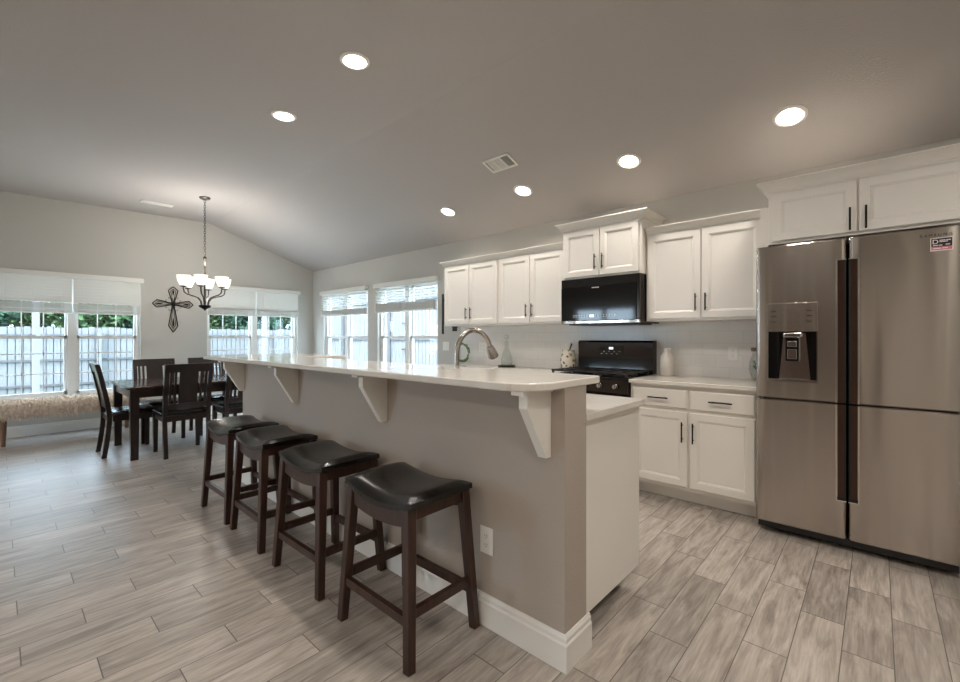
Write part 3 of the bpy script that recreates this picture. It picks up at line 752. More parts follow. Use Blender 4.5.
for k in range(16):
    if k in (6, 7): continue
    x = MX0 + 0.13 + 0.027 * k
    for z in (1.432, 1.447): box(bm, x, x + 0.011, MY - 0.0048, MY - 0.0041, z, z + 0.005)
obj('key_legend', bm, 'plate', d)
boxo('clock_display', 'display', d, MX0 + 0.296, MX0 + 0.338, MY - 0.0048, MY - 0.0041, 1.432, 1.452)
bm = B()
for k in range(6): box(bm, MX0 + 0.318 + k * 0.012, MX0 + 0.327 + k * 0.012, MY - 0.0048, MY - 0.0041, 1.692, 1.701)
obj('maker_marks', bm, 'plate', d)

# ------------------------------------------------------------------ range
RX0, RX1 = -2.238, -1.484
r = thing('gas_range', 'black and stainless gas range with cast grates below the microwave', 'stove', ((RX0 + RX1) / 2, 3.72, 0))
boxo('body', 'steel_d', r, RX0, RX1, 3.43, YK - 0.02, 0.03, 0.905)
boxo('storage_drawer', 'steel_d', r, RX0 + 0.003, RX1 - 0.003, 3.40, 3.4295, 0.06, 0.20, bev=0.004)
d = boxo('oven_door', 'steel_d', r, RX0 + 0.003, RX1 - 0.003, 3.395, 3.4295, 0.21, 0.775, bev=0.004)
boxo('oven_window', 'blackgl', d, RX0 + 0.10, RX1 - 0.10, 3.393, 3.3945, 0.32, 0.66)
bm = B(); cyl(bm, (RX0 + 0.05, 3.345, 0.735), (RX1 - 0.05, 3.345, 0.735), 0.012)
for x in (RX0 + 0.08, RX1 - 0.08): cyl(bm, (x, 3.345, 0.735), (x, 3.396, 0.735), 0.009)
obj('handle', bm, 'steel', d, smooth=True)
boxo('control_panel', 'steel_d', r, RX0 + 0.002, RX1 - 0.002, 3.398, 3.4295, 0.785, 0.902, bev=0.005)
for k in range(5):
    x = RX0 + 0.105 + k * 0.137
    bm = B(); lathe(bm, [(0.022, 3.397), (0.022, 3.385), (0.018, 3.38), (0.017, 3.366)], (x, 0, 0.845), 18, 'y'); box(bm, x - 0.004, x + 0.004, 3.360, 3.3655, 0.828, 0.862)
    kb = obj('knob', bm, 'nickel', r, smooth=True)
boxo('cooktop', 'blackgl', r, RX0, RX1, 3.40, 3.93, 0.9055, 0.918, bev=0.003)
for k in range(3):
    x0 = RX0 + 0.02 + k * 0.240; x1 = x0 + 0.234
    bm = B(); z0, z1 = 0.944, 0.958; t = 0.008
    for y in (3.43, 3.66, 3.885): box(bm, x0, x1, y - t, y + t, z0, z1, 0.002)
    for x in (x0 + t, (x0 + x1) / 2, x1 - t): box(bm, x - t, x + t, 3.43, 3.885, z0 + 0.0004, z1 + 0.0004, 0.002)
    for x in (x0 + t, x1 - t):
        for y in (3.44, 3.875): box(bm, x - t, x + t, y - t, y + t, 0.918, z0, 0.001)
    for y in (3.54, 3.77):
        for s in (-1, 1): box(bm, (x0 + x1) / 2 + s * 0.03 - 0.004, (x0 + x1) / 2 + s * 0.03 + 0.004, y - 0.075, y + 0.075, z0 + 0.002, z1 + 0.002)
    obj('grate', bm, 'iron', r)
for x, y in ((-2.12, 3.54), (-2.12, 3.77), (-1.865, 3.655), (-1.61, 3.54), (-1.61, 3.77)):
    bm = B(); lathe(bm, [(0.05, 0.918), (0.05, 0.924), (0.036, 0.926), (0.036, 0.932)], (x, y, 0), 18); obj('burner', bm, 'iron', r, smooth=True)
bm = B(); prism(bm, [(3.935, 0.918), (4.025, 0.918), (4.025, 1.218), (3.965, 1.218), (3.945, 1.20), (3.952, 1.06)], RX0, RX1, 'yz'); bg_ = obj('backguard', bm, 'steel_d', r)
bm = B(); prism(bm, [(3.930, 0.919), (3.9345, 0.919), (3.951, 1.055), (3.944, 1.055)], RX0 + 0.01, RX1 - 0.01, 'yz'); obj('lower_backguard', bm, 'blackgl', bg_)
bm = B(); prism(bm, [(3.9455, 1.075), (3.9515, 1.075), (3.9455, 1.17), (3.9400, 1.17)], RX0 + 0.235, RX0 + 0.475, 'yz'); obj('control_display', bm, 'blackgl', bg_)
boxo('clock_digits', 'display', bg_, RX0 + 0.335, RX0 + 0.375, 3.936, 3.940, 1.135, 1.155)
bm = B()
for k in range(8): box(bm, RX0 + 0.25 + 0.026 * k, RX0 + 0.262 + 0.026 * k, 3.9385, 3.944, 1.09 + 0.022 * (k % 2), 1.094 + 0.022 * (k % 2))
obj('key_legend', bm, 'plate', bg_)

# ------------------------------------------------------------------ island
IX0, IX1, IY0, IY1 = -4.08, -0.868, 1.430, 1.593
r = thing('kitchen_island', 'greige island with pony wall, white corbels and white end panel', 'kitchen island', (-2.45, 1.8, 0))
bm = B(); box(bm, IX0, IX1, IY0, IY1, 0, 1.058); box(bm, IX0, -3.62, IY1, 2.06, 0, 1.058); pw = obj('pony_wall', bm, 'island', r)
bm = B()
h, t = 0.135, 0.016
prof = [(0.0005, 0), (t, 0), (t, h * 0.74), (t * 0.72, h * 0.80), (t * 0.72, h * 0.90), (t * 0.35, h), (0.0005, h)]
rings(bm, [[(IX0 - o, 2.06, z) for o, z in prof], [(IX0 - o, IY0 - o, z) for o, z in prof], [(IX1 + o, IY0 - o, z) for o, z in prof], [(IX1 + o, IY1 + 0.018, z) for o, z in prof]])
obj('baseboard', bm, 'trim', r)
boxo('cabinet_body', 'white', r, -3.615, -0.914, 1.594, 2.15, 0.105, 0.902)
boxo('end_panel', 'white', r, -0.9135, -0.893, 1.594, 2.183, 0.100, 0.911)
boxo('toe_kick', 'blackpl', r, -3.615, -0.965, 1.594, 2.08, 0, 0.1045)
xs = [-3.61 + k * 0.5408 for k in range(6)]
for k in range(5):
    bm = B(); yF = 2.170
    x0, x1 = xs[k] + 0.006, xs[k + 1] - 0.006
    def L(i, y): return [(x0 + i, y, 0.13 + i), (x1 - i, y, 0.13 + i), (x1 - i, y, 0.86 - i), (x0 + i, y, 0.86 - i)]
    rings(bm, [L(0, 2.1505), L(0, yF - .003), L(0.003, yF), L(0.057, yF), L(0.066, yF - 0.009)]); d = obj('door', bm, 'white', r)
    bm = B(); hx = x1 - 0.035 if k % 2 == 0 else x0 + 0.035
    cyl(bm, (hx, yF + 0.026, 0.62), (hx, yF + 0.026, 0.77), 0.0055); cyl(bm, (hx, yF, 0.645), (hx, yF + 0.026, 0.645), 0.0045); cyl(bm, (hx, yF, 0.745), (hx, yF + 0.026, 0.745), 0.0045)
    obj('handle', bm, 'black', d)
for xc in (-0.947, -2.000, -3.050, -4.056):
    bm = B(); w_ = 0.019
    prism(bm, [(IY0 - 0.0005, 1.042), (1.275, 1.042), (1.275, 0.990), (1.397, 0.790), (IY0 - 0.0005, 0.790)], xc - w_, xc + w_, 'yz')
    box(bm, xc - 0.026, xc + 0.026, 1.238, IY0 - 0.0005, 1.042, 1.0580)
    obj('corbel', bm, 'white', r)

def rounded_poly(pts, radii, n=8):
    out = []
    N = len(pts)
    for i, (p, rd) in enumerate(zip(pts, radii)):
        if rd <= 0: out.append(p); continue
        a = Vector(pts[i - 1]) - Vector(p); b = Vector(pts[(i + 1) % N]) - Vector(p); a.normalize(); b.normalize()
        p0 = Vector(p) + a * rd; p1 = Vector(p) + b * rd; c = Vector(p) + (a + b) * rd
        a0 = math.atan2(p0.y - c.y, p0.x - c.x); a1 = math.atan2(p1.y - c.y, p1.x - c.x)
        da = (a1 - a0 + PI) % (2 * PI) - PI
        for k in range(n + 1):
            a_ = a0 + da * k / n; out.append((c.x + rd * math.cos(a_), c.y + rd * math.sin(a_)))
    return out
BT0, BT1 = 1.0585, 1.088
pts = [(-4.40, 1.205), (-0.862, 1.205), (-0.862, 1.712), (-3.52, 1.712), (-3.52, 2.10), (-4.40, 2.10)]
poly = rounded_poly(pts, [0.05, 0.15, 0.02, 0.02, 0.02, 0.02])
bm = B(); e = 0.004
def inset(poly, d):
    c = []
    n = len(poly)
    for i in range(n):
        p = Vector(poly[i]); a = (p - Vector(poly[i - 1])); b = (Vector(poly[(i + 1) % n]) - p)
        if a.length < 1e-6 or b.length < 1e-6: c.append(p); continue
        na = Vector((-a.y, a.x)).normalized(); nb = Vector((-b.y, b.x)).normalized(); m_ = (na + nb).normalized()
        c.append(p + m_ * d / max(0.3, m_.dot(na)))
    return c
pi = inset(poly, e)
rings(bm, [[(x, y, BT0) for x, y in pi], [(x, y, BT0 + e) for x, y in poly], [(x, y, BT1 - e) for x, y in poly], [(x, y, BT1) for x, y in pi]])
tag(obj('worktop', bm, 'quartz', base=(-2.5, 1.47, BT0)), 'raised white bar top with rounded corner, above the four stools', 'countertop', 'kitchen worktops')
SK = (-2.15, -1.35, 1.80, 2.12)
bm = B()
for x0, x1, y0, y1 in ((-3.618, SK[0], 1.5935, 2.197), (SK[1], -0.866, 1.5935, 2.197), (SK[0], SK[1], 1.5935, SK[2]), (SK[0], SK[1], SK[3], 2.197)): box(bm, x0, x1, y0, y1, 0.912, 0.938)
bmesh.ops.remove_doubles(bm, verts=bm.verts[:], dist=0.0001)
tag(obj('worktop', bm, 'quartz', base=(-2.2, 1.92, 0.9025)), 'lower white island worktop behind the raised bar, at its right end', 'countertop', 'kitchen worktops')
bm = B()
x0, x1, y0, y1 = SK[0] + .004, SK[1] - .004, SK[2] + .004, SK[3] - .004
rings(bm, [[(x0 + i, y0 + i, z), (x1 - i, y0 + i, z), (x1 - i, y1 - i, z), (x0 + i, y1 - i, z)] for i, z in ((-0.010, 0.9385), (-0.010, 0.9405), (0.002, 0.9405), (0.004, 0.906), (0.02, 0.9035))])
tag(obj('sink', bm, 'steel', base=(-1.75, 1.95, 0.9035)), 'shallow stainless sink let into the lower island worktop', 'sink')
# faucet
r = thing('kitchen_faucet', 'tall brushed nickel gooseneck faucet with pull-down spray head', 'faucet', (-1.765, 1.752, 0.938))
fx, fy = -1.768, 1.752
dirv = Vector((0.055, 0.30, 0)).normalized()
bm = B(); lathe(bm, [(0.030, 0.9385), (0.030, 0.944), (0.025, 0.952), (0.024, 1.04), (0.019, 1.05)], (fx, fy, 0), 20); obj('base', bm, 'nickel', r, smooth=True)
bm = B(); R = 0.122
pp = [(fx, fy, 1.045), (fx, fy, 1.11)] + [(Vector((fx, fy, 1.155)) + dirv * (R - R * math.cos(a)) + Vector((0, 0, R * math.sin(a) * 1.12))) for a in [PI * k / 14 * 0.88 for k in range(15)]]
tube(bm, pp, 0.0150, 14); obj('gooseneck', bm, 'nickel', r, smooth=True)
pe = Vector(pp[-1]); tn = (Vector(pp[-1]) - Vector(pp[-2])).normalized()
bm = B(); tube(bm, [pe, pe + tn * 0.010, pe + tn * 0.012, pe + tn * 0.04, pe + tn * 0.080, pe + tn * 0.086], [0.014, 0.014, 0.020, 0.027, 0.033, 0.028], 16); sh = obj('spray_head', bm, 'nickel', r, smooth=True)
bm = B(); tube(bm, [pe + tn * 0.0862, pe + tn * 0.089], [0.022, 0.022], 16); obj('spray_face', bm, 'blackpl', sh)
bm = B(); cyl(bm, (fx - 0.02, fy, 1.0), (fx - 0.055, fy, 1.0), 0.012); tube(bm, [(fx - 0.05, fy, 1.0), (fx - 0.06, fy, 1.02), (fx - 0.065, fy + 0.005, 1.085)], [0.008, 0.008, 0.006]); obj('lever', bm, 'nickel', r, smooth=True)

# outlets and switches
def outlet(label, x, z, yf, double=False, switch=False):
    r = thing('wall_switch' if switch else 'wall_outlet', label, 'light switch' if switch else 'electrical outlet', (x, yf, z), None if switch else 'electrical outlets')
    hw = 0.036 if not double else 0.058
    boxo('cover_plate', 'plate', r, x - hw, x + hw, yf - 0.006, yf - 0.0003, z - 0.058, z + 0.058, bev=0.002)
    for xx in ((x,) if not double else (x - 0.023, x + 0.023)):
        if switch: boxo('rocker', 'plate', r, xx - 0.016, xx + 0.016, yf - 0.009, yf - 0.0062, z - 0.033, z + 0.033)
        else:
            for s in (-1, 1):
                bm = B(); lathe(bm, [(0.0165, yf - 0.0062), (0.0165, yf - 0.008)], (xx, 0, z + s * 0.0195), 14, 'y'); rc = obj('receptacle', bm, 'plate', r)
                bm = B()
                for dx in (-0.006, 0.006): box(bm, xx + dx - 0.0012, xx + dx + 0.0012, yf - 0.0085, yf - 0.008, z + s * 0.0195 - 0.001, z + s * 0.0195 + 0.008)
                box(bm, xx - 0.002, xx + 0.002, yf - 0.0085, yf - 0.008, z + s * 0.0195 - 0.009, z + s * 0.0195 - 0.005)
                obj('slots', bm, 'plated', rc)
outlet('white outlet low on the island pony wall right of the nearest stool', -1.256, 0.368, IY0)
outlet('white outlet on the tiled backsplash beside the refrigerator', -0.872, 1.118, YK - 0.012)
outlet('white double outlet on the backsplash behind the faucet arc', -3.62, 1.125, YK - 0.012, True)
outlet('white wall switch on the grey wall right of the side windows', -4.29, 1.13, YK, True, True)

# ------------------------------------------------------------------ counter items
def lathe_o(name, m, parent, prof, c, n=28, **k):
    bm = B(); lathe(bm, prof, c, n, cap=True); return obj(name, bm, m, parent, smooth=True, **k)
ZC = 0.9155
r = thing('floral_jar', 'white ceramic jar with green and dark floral pattern left of the range', 'jar', (-2.345, 3.93, ZC))
lathe_o('body', 'floral', r, [(0.062, ZC), (0.070, ZC + .01), (0.080, ZC + .06), (0.080, ZC + .12), (0.064, ZC + .17), (0.058, ZC + .19), (0.064, ZC + .205), (0.060, ZC + .205), (0.054, ZC + .19), (0.054, ZC + .15)], (-2.345, 3.93, 0))
bm = B(); tube(bm, [(-2.345, 3.93, ZC + 0.16), (-2.31, 3.94, ZC + .27)], [0.005, 0.007]); obj('utensil', bm, 'ink', r)
bm = B(); tube(bm, [(-2.36, 3.93, ZC + 0.16), (-2.385, 3.94, ZC + .27)], [0.005, 0.006]); obj('utensil', bm, 'ceramic', r)
bm = B(); tube(bm, [(-2.345, 3.94, ZC + 0.16), (-2.35, 3.96, ZC + .30)], [0.005, 0.006]); obj('utensil', bm, 'ceramic', r)
r = thing('ceramic_bottle', 'white ceramic bottle with short neck right of the range', 'bottle', (-1.365, 3.95, ZC))
lathe_o('body', 'ceramic', r, [(0.052, ZC), (0.058, ZC + .008), (0.058, ZC + .145), (0.054, ZC + .165), (0.032, ZC + .195), (0.026, ZC + .205), (0.026, ZC + .228), (0.030, ZC + .232), (0.030, ZC + .242), (0.020, ZC + .242)], (-1.365, 3.95, 0))
r = thing('glass_jar', 'clear glass jar of green leaves with dark lid, half behind the refrigerator', 'jar', (-0.665, 3.93, ZC))
lathe_o('jar_glass', 'clear', r, [(0.045, ZC), (0.055, ZC + .01), (0.075, ZC + .09), (0.070, ZC + .15), (0.052, ZC + .20), (0.050, ZC + .225)], (-0.665, 3.93, 0))
lathe_o('lid', 'lid', r, [(0.058, ZC + .2255), (0.060, ZC + .232), (0.060, ZC + .248), (0.056, ZC + .254)], (-0.665, 3.93, 0))
bm = B()
for _ in range(90):
    a = random.uniform(0, 6.28); zz = random.uniform(0.012, 0.16); q = random.uniform(0.015, 0.05)
    p = Vector((-0.665 + q * math.cos(a), 3.93 + q * math.sin(a), ZC + zz)); d_ = Vector((random.gauss(0, 1), random.gauss(0, 1), random.gauss(0, 1))).normalized() * 0.014; n_ = d_.orthogonal().normalized() * 0.006
    bm.faces.new([bm.verts.new(v) for v in (p - d_, p + n_, p + d_, p - n_)])
obj('leaf_filling', bm, 'green', r)
r = thing('glass_decanter', 'clear glass decanter with ball stopper on a dark tray', 'decanter', (-3.13, 3.90, ZC + .016))
z0 = ZC + 0.0165
lathe_o('body', 'clear', r, [(0.055, z0), (0.062, z0 + .01), (0.064, z0 + .06), (0.050, z0 + .13), (0.024, z0 + .19), (0.020, z0 + .25), (0.030, z0 + .27)], (-3.13, 3.90, 0))
lathe_o('stopper', 'clear', r, [(0.012, z0 + .2705), (0.012, z0 + .285), (0.026, z0 + .30), (0.030, z0 + .32), (0.022, z0 + .345), (0.006, z0 + .355)], (-3.13, 3.90, 0), 18)
bm = B(); lathe(bm, [(0.09, ZC), (0.10, ZC + .004), (0.10, ZC + .014), (0.095, ZC + .016)], (-3.13, 3.90, 0), 28)
tag(obj('serving_tray', bm, 'wrought', base=(-3.13, 3.90, ZC), smooth=True), 'small round dark tray under the glass decanter', 'tray')
bm = B(); R = 0.120; cxx, cyy, czz = -3.88, 3.945, ZC + 0.142
for k in range(160):
    a = random.uniform(0, 6.28); b_ = random.uniform(0, 6.28); q = R - 0.01 + 0.014 * math.cos(b_)
    p = Vector((cxx + q * math.cos(a), cyy + 0.014 * math.sin(b_), czz + q * math.sin(a))); tdir = Vector((-math.sin(a), random.uniform(-.5, .5), math.cos(a))).normalized() * 0.018; n_ = tdir.cross(Vector((0, 1, 0))).normalized() * 0.007
    bm.faces.new([bm.verts.new(v) for v in (p - tdir, p + n_, p + tdir, p - n_)])
tube(bm, [(cxx + (R - 0.01) * math.cos(2 * PI * k / 32), cyy, czz + (R - 0.01) * math.sin(2 * PI * k / 32)) for k in range(33)], 0.007, 6)
tag(obj('leafy_wreath', bm, 'green', base=(cxx, cyy, ZC)), 'small round green wreath standing against the wall behind the faucet', 'wreath')
# black strip beside the leftmost upper cabinet
bm = B(); box(bm, -4.038, -4.022, 3.735, 3.762, 1.29, 1.79, 0.002); box(bm, -4.035, -4.025, 3.76, YK - 0.0003, 1.70, 1.72); box(bm, -4.035, -4.025, 3.76, YK - 0.0003, 1.42, 1.44)
tag(obj('hanging_rod', bm, 'blackpl', base=(-4.005, 3.75, 1.29)), 'narrow black rod on wall arms along the left edge of the leftmost upper cabinet', 'hanging rod')
r = thing('cabinet_hook', 'small black fixture under the leftmost upper cabinet, near its left end', 'hook', (-3.925, 3.86, 1.385))
boxo('mounting_plate', 'blackpl', r, -3.955, -3.905, 3.83, 3.89, 1.374, 1.3845)
boxo('clip', 'blackpl', r, -3.95, -3.915, 3.835, 3.885, 1.325, 1.3735)

# ------------------------------------------------------------------ bar stools
ST = thing('bar_stool', 'dark wood saddle bar stool nearest the camera, beside the wall outlet', 'bar stool', (0, 0, 0), 'saddle stools along the bar')
SW, SD = 0.238, 0.172       # half sizes
def sag(x): return 0.040 * ((x / SW) ** 2)
LT = 0.594
def leg_at(sx, sy, z):       # leg axis at height z (slight splay)
    k = 1 - z / 0.60
    return Vector((sx * (0.194 + 0.040 * k), sy * (0.146 + 0.032 * k), z))
for sx in (-1, 1):
    for sy in (-1, 1):
        bm = B(); bar(bm, leg_at(sx, sy, 0), leg_at(sx, sy, LT), 0.036, 0.036, (0.042, 0.042)); bmesh.ops.bevel(bm, geom=bm.edges[:], offset=0.003, segments=1, affect='EDGES'); obj('leg', bm, 'espresso', ST)
def rail(name, a, b, z, hgt=0.036, th=0.022):
    bm = B(); p, q = leg_at(*a, z), leg_at(*b, z); d_ = (q - p).normalized()
    p = p + d_ * 0.0185; q = q - d_ * 0.0185
    bar(bm, p, q, th, hgt, None, up=Vector((0, 0, 1)).cross(d_)); obj(name, bm, 'espresso', ST)
rail('stretcher', (-1, -1), (1, -1), 0.178); rail('stretcher', (-1, 1), (1, 1), 0.165)
rail('stretcher', (-1, -1), (-1, 1), 0.205); rail('stretcher', (1, -1), (1, 1), 0.205)
for sy in (-1, 1):           # long curved aprons
    bm = B(); n = 12; top, bot = [], []
    for k in range(n + 1):
        x = -0.173 + 0.346 * k / n; top.append((x, 0.572 + sag(x) - 0.012)); bot.append((x, 0.500 + sag(x) * 0.9))
    poly = top + list(reversed(bot)); y0 = sy * 0.148
    vl0 = [bm.verts.new((a, y0 - 0.011, b)) for a, b in poly]; vl1 = [bm.verts.new((a, y0 + 0.011, b)) for a, b in poly]
    N = len(poly)
    for i in range(N):
        j = (i + 1) % N; bm.faces.new((vl0[i], vl0[j], vl1[j], vl1[i]))
    for vl in (vl0, vl1):
        for k in range(n): bm.faces.new((vl[k], vl[k + 1], vl[N - 2 - k], vl[N - 1 - k]))
    obj('apron', bm, 'espresso', ST)
for sx in (-1, 1): boxo('apron', 'espresso', ST, sx * 0.196 - 0.011, sx * 0.196 + 0.011, -0.125, 0.125, 0.546, 0.602)
bm = B(); nx, ny = 20, 12
def cushion(u, v):           # u,v in -1..1
    e_ = max(abs(u), abs(v))
    x = SW * u * (1 - 0.03 * v * v); y = SD * v * (1 - 0.03 * u * u)
    edge = (1 - abs(u) ** 6) * (1 - abs(v) ** 4)
    return x, y, 0.586 + sag(x) + 0.036 * edge ** 0.5
grid = [[bm.verts.new(cushion(-1 + 2 * i / nx, -1 + 2 * j / ny)) for j in range(ny + 1)] for i in range(nx + 1)]
for i in range(nx):
    for j in range(ny): bm.faces.new((grid[i][j], grid[i + 1][j], grid[i + 1][j + 1], grid[i][j + 1]))
bnd = [grid[i][0] for i in range(nx + 1)] + [grid[nx][j] for j in range(1, ny + 1)] + [grid[i][ny] for i in range(nx - 1, -1, -1)] + [grid[0][j] for j in range(ny - 1, 0, -1)]
ring1 = [bm.verts.new((v.co.x * 1.0, v.co.y * 1.0, 0.564 + sag(v.co.x))) for v in bnd]
ring2 = [bm.verts.new((v.co.x * 0.9, v.co.y * 0.9, 0.561 + sag(v.co.x))) for v in bnd]
N = len(bnd)
for i in range(N):
    j = (i + 1) % N
    bm.faces.new((bnd[j], bnd[i], ring1[i], ring1[j])); bm.faces.new((ring1[j], ring1[i], ring2[i], ring2[j]))
obj('seat', bm, 'leather', ST, smooth=True)
SPOTS = [(-1.522, 1.206, 0.0, None), (-2.205, 1.206, 0.015, 'dark wood saddle bar stool second from the camera'),
         (-2.872, 1.206, -0.015, 'dark wood saddle bar stool third from the camera'), (-3.455, 1.206, 0.015, 'dark wood saddle bar stool furthest from the camera, nearest the dining table')]
for x, y, a, lab in SPOTS:
    if lab is None: ST.location = (x, y, 0); ST.rotation_euler = (0, 0, a)
    else: dup(ST, (x, y, 0), a, lab)

# ------------------------------------------------------------------ dining set
TX0, TX1, TY0, TY1, TZ = -6.58, -5.535, 0.865, 2.56, 0.748
r = thing('dining_table', 'dark polished rectangular dining table with square legs', 'dining table', ((TX0 + TX1) / 2, (TY0 + TY1) / 2, 0))
bm = B(); box(bm, TX0, TX1, TY0, TY1, TZ - 0.028, TZ, 0.006); obj('tabletop', bm, 'tabletop', r)
bm = B()
for a in ((TX0 + 0.07, TX1 - 0.07, TY0 + 0.045, TY0 + 0.067), (TX0 + 0.07, TX1 - 0.07, TY1 - 0.067, TY1 - 0.045), (TX0 + 0.045, TX0 + 0.067, TY0 + 0.07, TY1 - 0.07), (TX1 - 0.067, TX1 - 0.045, TY0 + 0.07, TY1 - 0.07)):
    box(bm, a[0], a[1], a[2], a[3], TZ - 0.118, TZ - 0.0285)
obj('apron', bm, 'espresso2', r)
for x in (TX0 + 0.068, TX1 - 0.068):
    for y in (TY0 + 0.068, TY1 - 0.068):
        bm = B(); bar(bm, (x, y, 0), (x, y, TZ - 0.0285), 0.062, 0.062, (0.078, 0.078)); obj('leg', bm, 'espresso2', r)
CH = thing('dining_chair', 'dark slat-back dining chair at the left end of the table', 'dining chair', (0, 0, 0), 'slat-back dining chairs')
def bk(z): return -0.195 - 0.10 * max(0, (z - 0.42) / 0.55) ** 1.3 - 0.045 * max(0, (0.42 - z) / 0.42) ** 1.5   # back post line
for sx in (-1, 1):
    bm = B(); loops = []
    for k in range(15):
        z = 0.965 * k / 14; y = bk(z); w_ = 0.019; d_ = 0.020
        loops.append([(sx * 0.198 + a * w_, y + b * d_, z) for a, b in ((-1, -1), (1, -1), (1, 1), (-1, 1))])
    rings(bm, loops); obj('back_post', bm, 'espresso2', CH)
    bm = B(); bar(bm, (sx * 0.20, 0.195, 0), (sx * 0.20, 0.195, 0.43), 0.036, 0.036, (0.044, 0.044)); obj('leg', bm, 'espresso2', CH)
    boxo('side_apron', 'espresso2', CH, sx * 0.20 - 0.010, sx * 0.20 + 0.010, -0.17, 0.172, 0.37, 0.43)
boxo('front_apron', 'espresso2', CH, -0.177, 0.177, 0.185, 0.205, 0.37, 0.43)
boxo('rear_apron', 'espresso2', CH, -0.185, 0.185, -0.205, -0.185, 0.37, 0.43)
def back_bar(name, x0, x1, z0, z1, th=0.020, n=4):
    bm = B(); loops = []
    for k in range(n + 1):
        z = z0 + (z1 - z0) * k / n; y = bk(z); loops.append([(x0, y - th / 2, z), (x1, y - th / 2, z), (x1, y + th / 2, z), (x0, y + th / 2, z)])
    rings(bm, loops); return obj(name, bm, 'espresso2', CH)
back_bar('top_rail', -0.2175, 0.2175, 0.885, 0.972, 0.030); back_bar('lower_rail', -0.1785, 0.1785, 0.50, 0.555)
back_bar('splat', -0.085, 0.085, 0.5555, 0.8845, 0.014)
for x in (-0.158, -0.116, 0.116, 0.158): back_bar('slat', x - 0.011, x + 0.011, 0.5555, 0.8845, 0.014)
bm = B(); box(bm, -0.225, 0.225, -0.170, 0.225, 0.4305, 0.468, 0.012, 3); obj('seat', bm, 'leather', CH, smooth=True)
CSP = [(-6.105, 0.975, 0, None), (-5.64, 1.355, PI / 2, 'dark slat-back dining chair with its back to the camera, left of the stools'),
       (-5.675, 1.945, PI / 2, 'dark slat-back dining chair with its back to the camera, next to the bar end'),
       (-6.57, 1.345, -PI / 2, 'dark slat-back dining chair across the table, under the cross'), (-6.57, 1.935, -PI / 2, 'dark slat-back dining chair across the table, nearest the room corner')]
for x, y, a, lab in CSP:
    if lab is None: CH.location = (x, y, 0); CH.rotation_euler = (0, 0, a)
    else: dup(CH, (x, y, 0), a, lab)

# ------------------------------------------------------------------ fur bench
BX0, BX1, BY0, BY1 = -7.76, -7.32, -0.02, 1.26
r = thing('fur_bench', 'long bench with shaggy cream fur top below the left far window', 'bench', (-7.54, 0.62, 0))
boxo('seat_frame', 'oak', r, BX0 + 0.03, BX1 - 0.03, BY0 + 0.03, BY1 - 0.03, 0.34, 0.385)
for x in (BX0 + 0.06, BX1 - 0.05):
    for y in (BY0 + 0.06, BY1 - 0.06):
        bm = B(); cyl(bm, (x, y, 0), (x, y, 0.3395), 0.021, 0.034, 12); obj('leg', bm, 'oak', r)
bm = B(); box(bm, BX0, BX1, BY0, BY1, 0.3855, 0.465, 0.03, 3); cu = obj('fur_cushion', bm, 'furbase', r, smooth=True)
bm = B()
def strand(p, d_, ln, w_):
    s = Vector((random.gauss(0, 1), random.gauss(0, 1), 0)).normalized() * w_
    p = Vector(p); p1 = p + d_ * ln * 0.55; p2 = p1 + (d_ * 0.6 + Vector((0, 0, -0.8))).normalized() * ln * 0.5
    a, b, c, e_, f = [bm.verts.new(v) for v in (p - s, p + s, p1 + s * 0.8, p1 - s * 0.8, p2)]
    bm.faces.new((a, b, c, e_)); bm.faces.new((e_, c, f))
for _ in range(9000):
    x = random.uniform(BX0, BX1); y = random.uniform(BY0, BY1)
    strand((x, y, 0.458), Vector((random.gauss(0, .7), random.gauss(0, .7), 0.6)).normalized(), random.uniform(0.05, 0.10), 0.0045)
for _ in range(7000):
    q = random.random(); z = random.uniform(0.40, 0.465)
    if q < 0.72: p = (BX1, random.uniform(BY0, BY1), z); n_ = Vector((1, 0, 0))
    elif q < 0.86: p = (random.uniform(BX0, BX1), BY0, z); n_ = Vector((0, -1, 0))
    else: p = (random.uniform(BX0, BX1), BY1, z); n_ = Vector((0, 1, 0))
    d_ = (n_ * 0.7 + Vector((random.gauss(0, .35), random.gauss(0, .35), random.uniform(-.9, .3)))).normalized()
    strand(p, d_, random.uniform(0.08, 0.16), 0.005)
f = obj('fur', bm, 'fur', cu); f['kind'] = 'stuff'

# ------------------------------------------------------------------ wall cross
cy, cz, cx0 = 1.803, 1.757, XF + 0.012
r = thing('wall_cross', 'dark wrought iron cross with pointed arms on the far wall', 'wall decoration', (XF + 0.01, cy, cz))
def arm(ang, ln, wd):
    ca, sa = math.cos(ang), math.sin(ang)
    def T(u, v): return (cx0, cy + u * ca - v * sa, cz + u * sa + v * ca)
    bm = B(); wd *= 1.0
    out = [T(0.01, 0.010), T(ln * 0.78, wd), T(ln, 0), T(ln * 0.78, -wd), T(0.01, -0.010)]
    for a, b in zip(out, out[1:]): tube(bm, [a, b], 0.007, 6)
    o = obj('arm', bm, 'wrought', r)
    bm = B()
    inn = [T(0.03, 0.002), T(ln * 0.74, wd * 0.55), T(ln * 0.86, 0), T(ln * 0.74, -wd * 0.55), T(0.03, -0.002)]
    for a, b in zip(inn, inn[1:]): tube(bm, [a, b], 0.004, 5)
    tube(bm, [T(ln * 0.50, 0), T(ln * 0.62, 0), T(ln * 0.72, 0), T(ln * 0.80, 0)], [0.003, 0.010, 0.013, 0.003], 6)
    obj('drop_ornament', bm, 'wrought', o)
arm(PI / 2, 0.265, 0.062); arm(0, 0.262, 0.056); arm(PI, 0.262, 0.056); arm(-PI / 2, 0.430, 0.060)
bm = B()
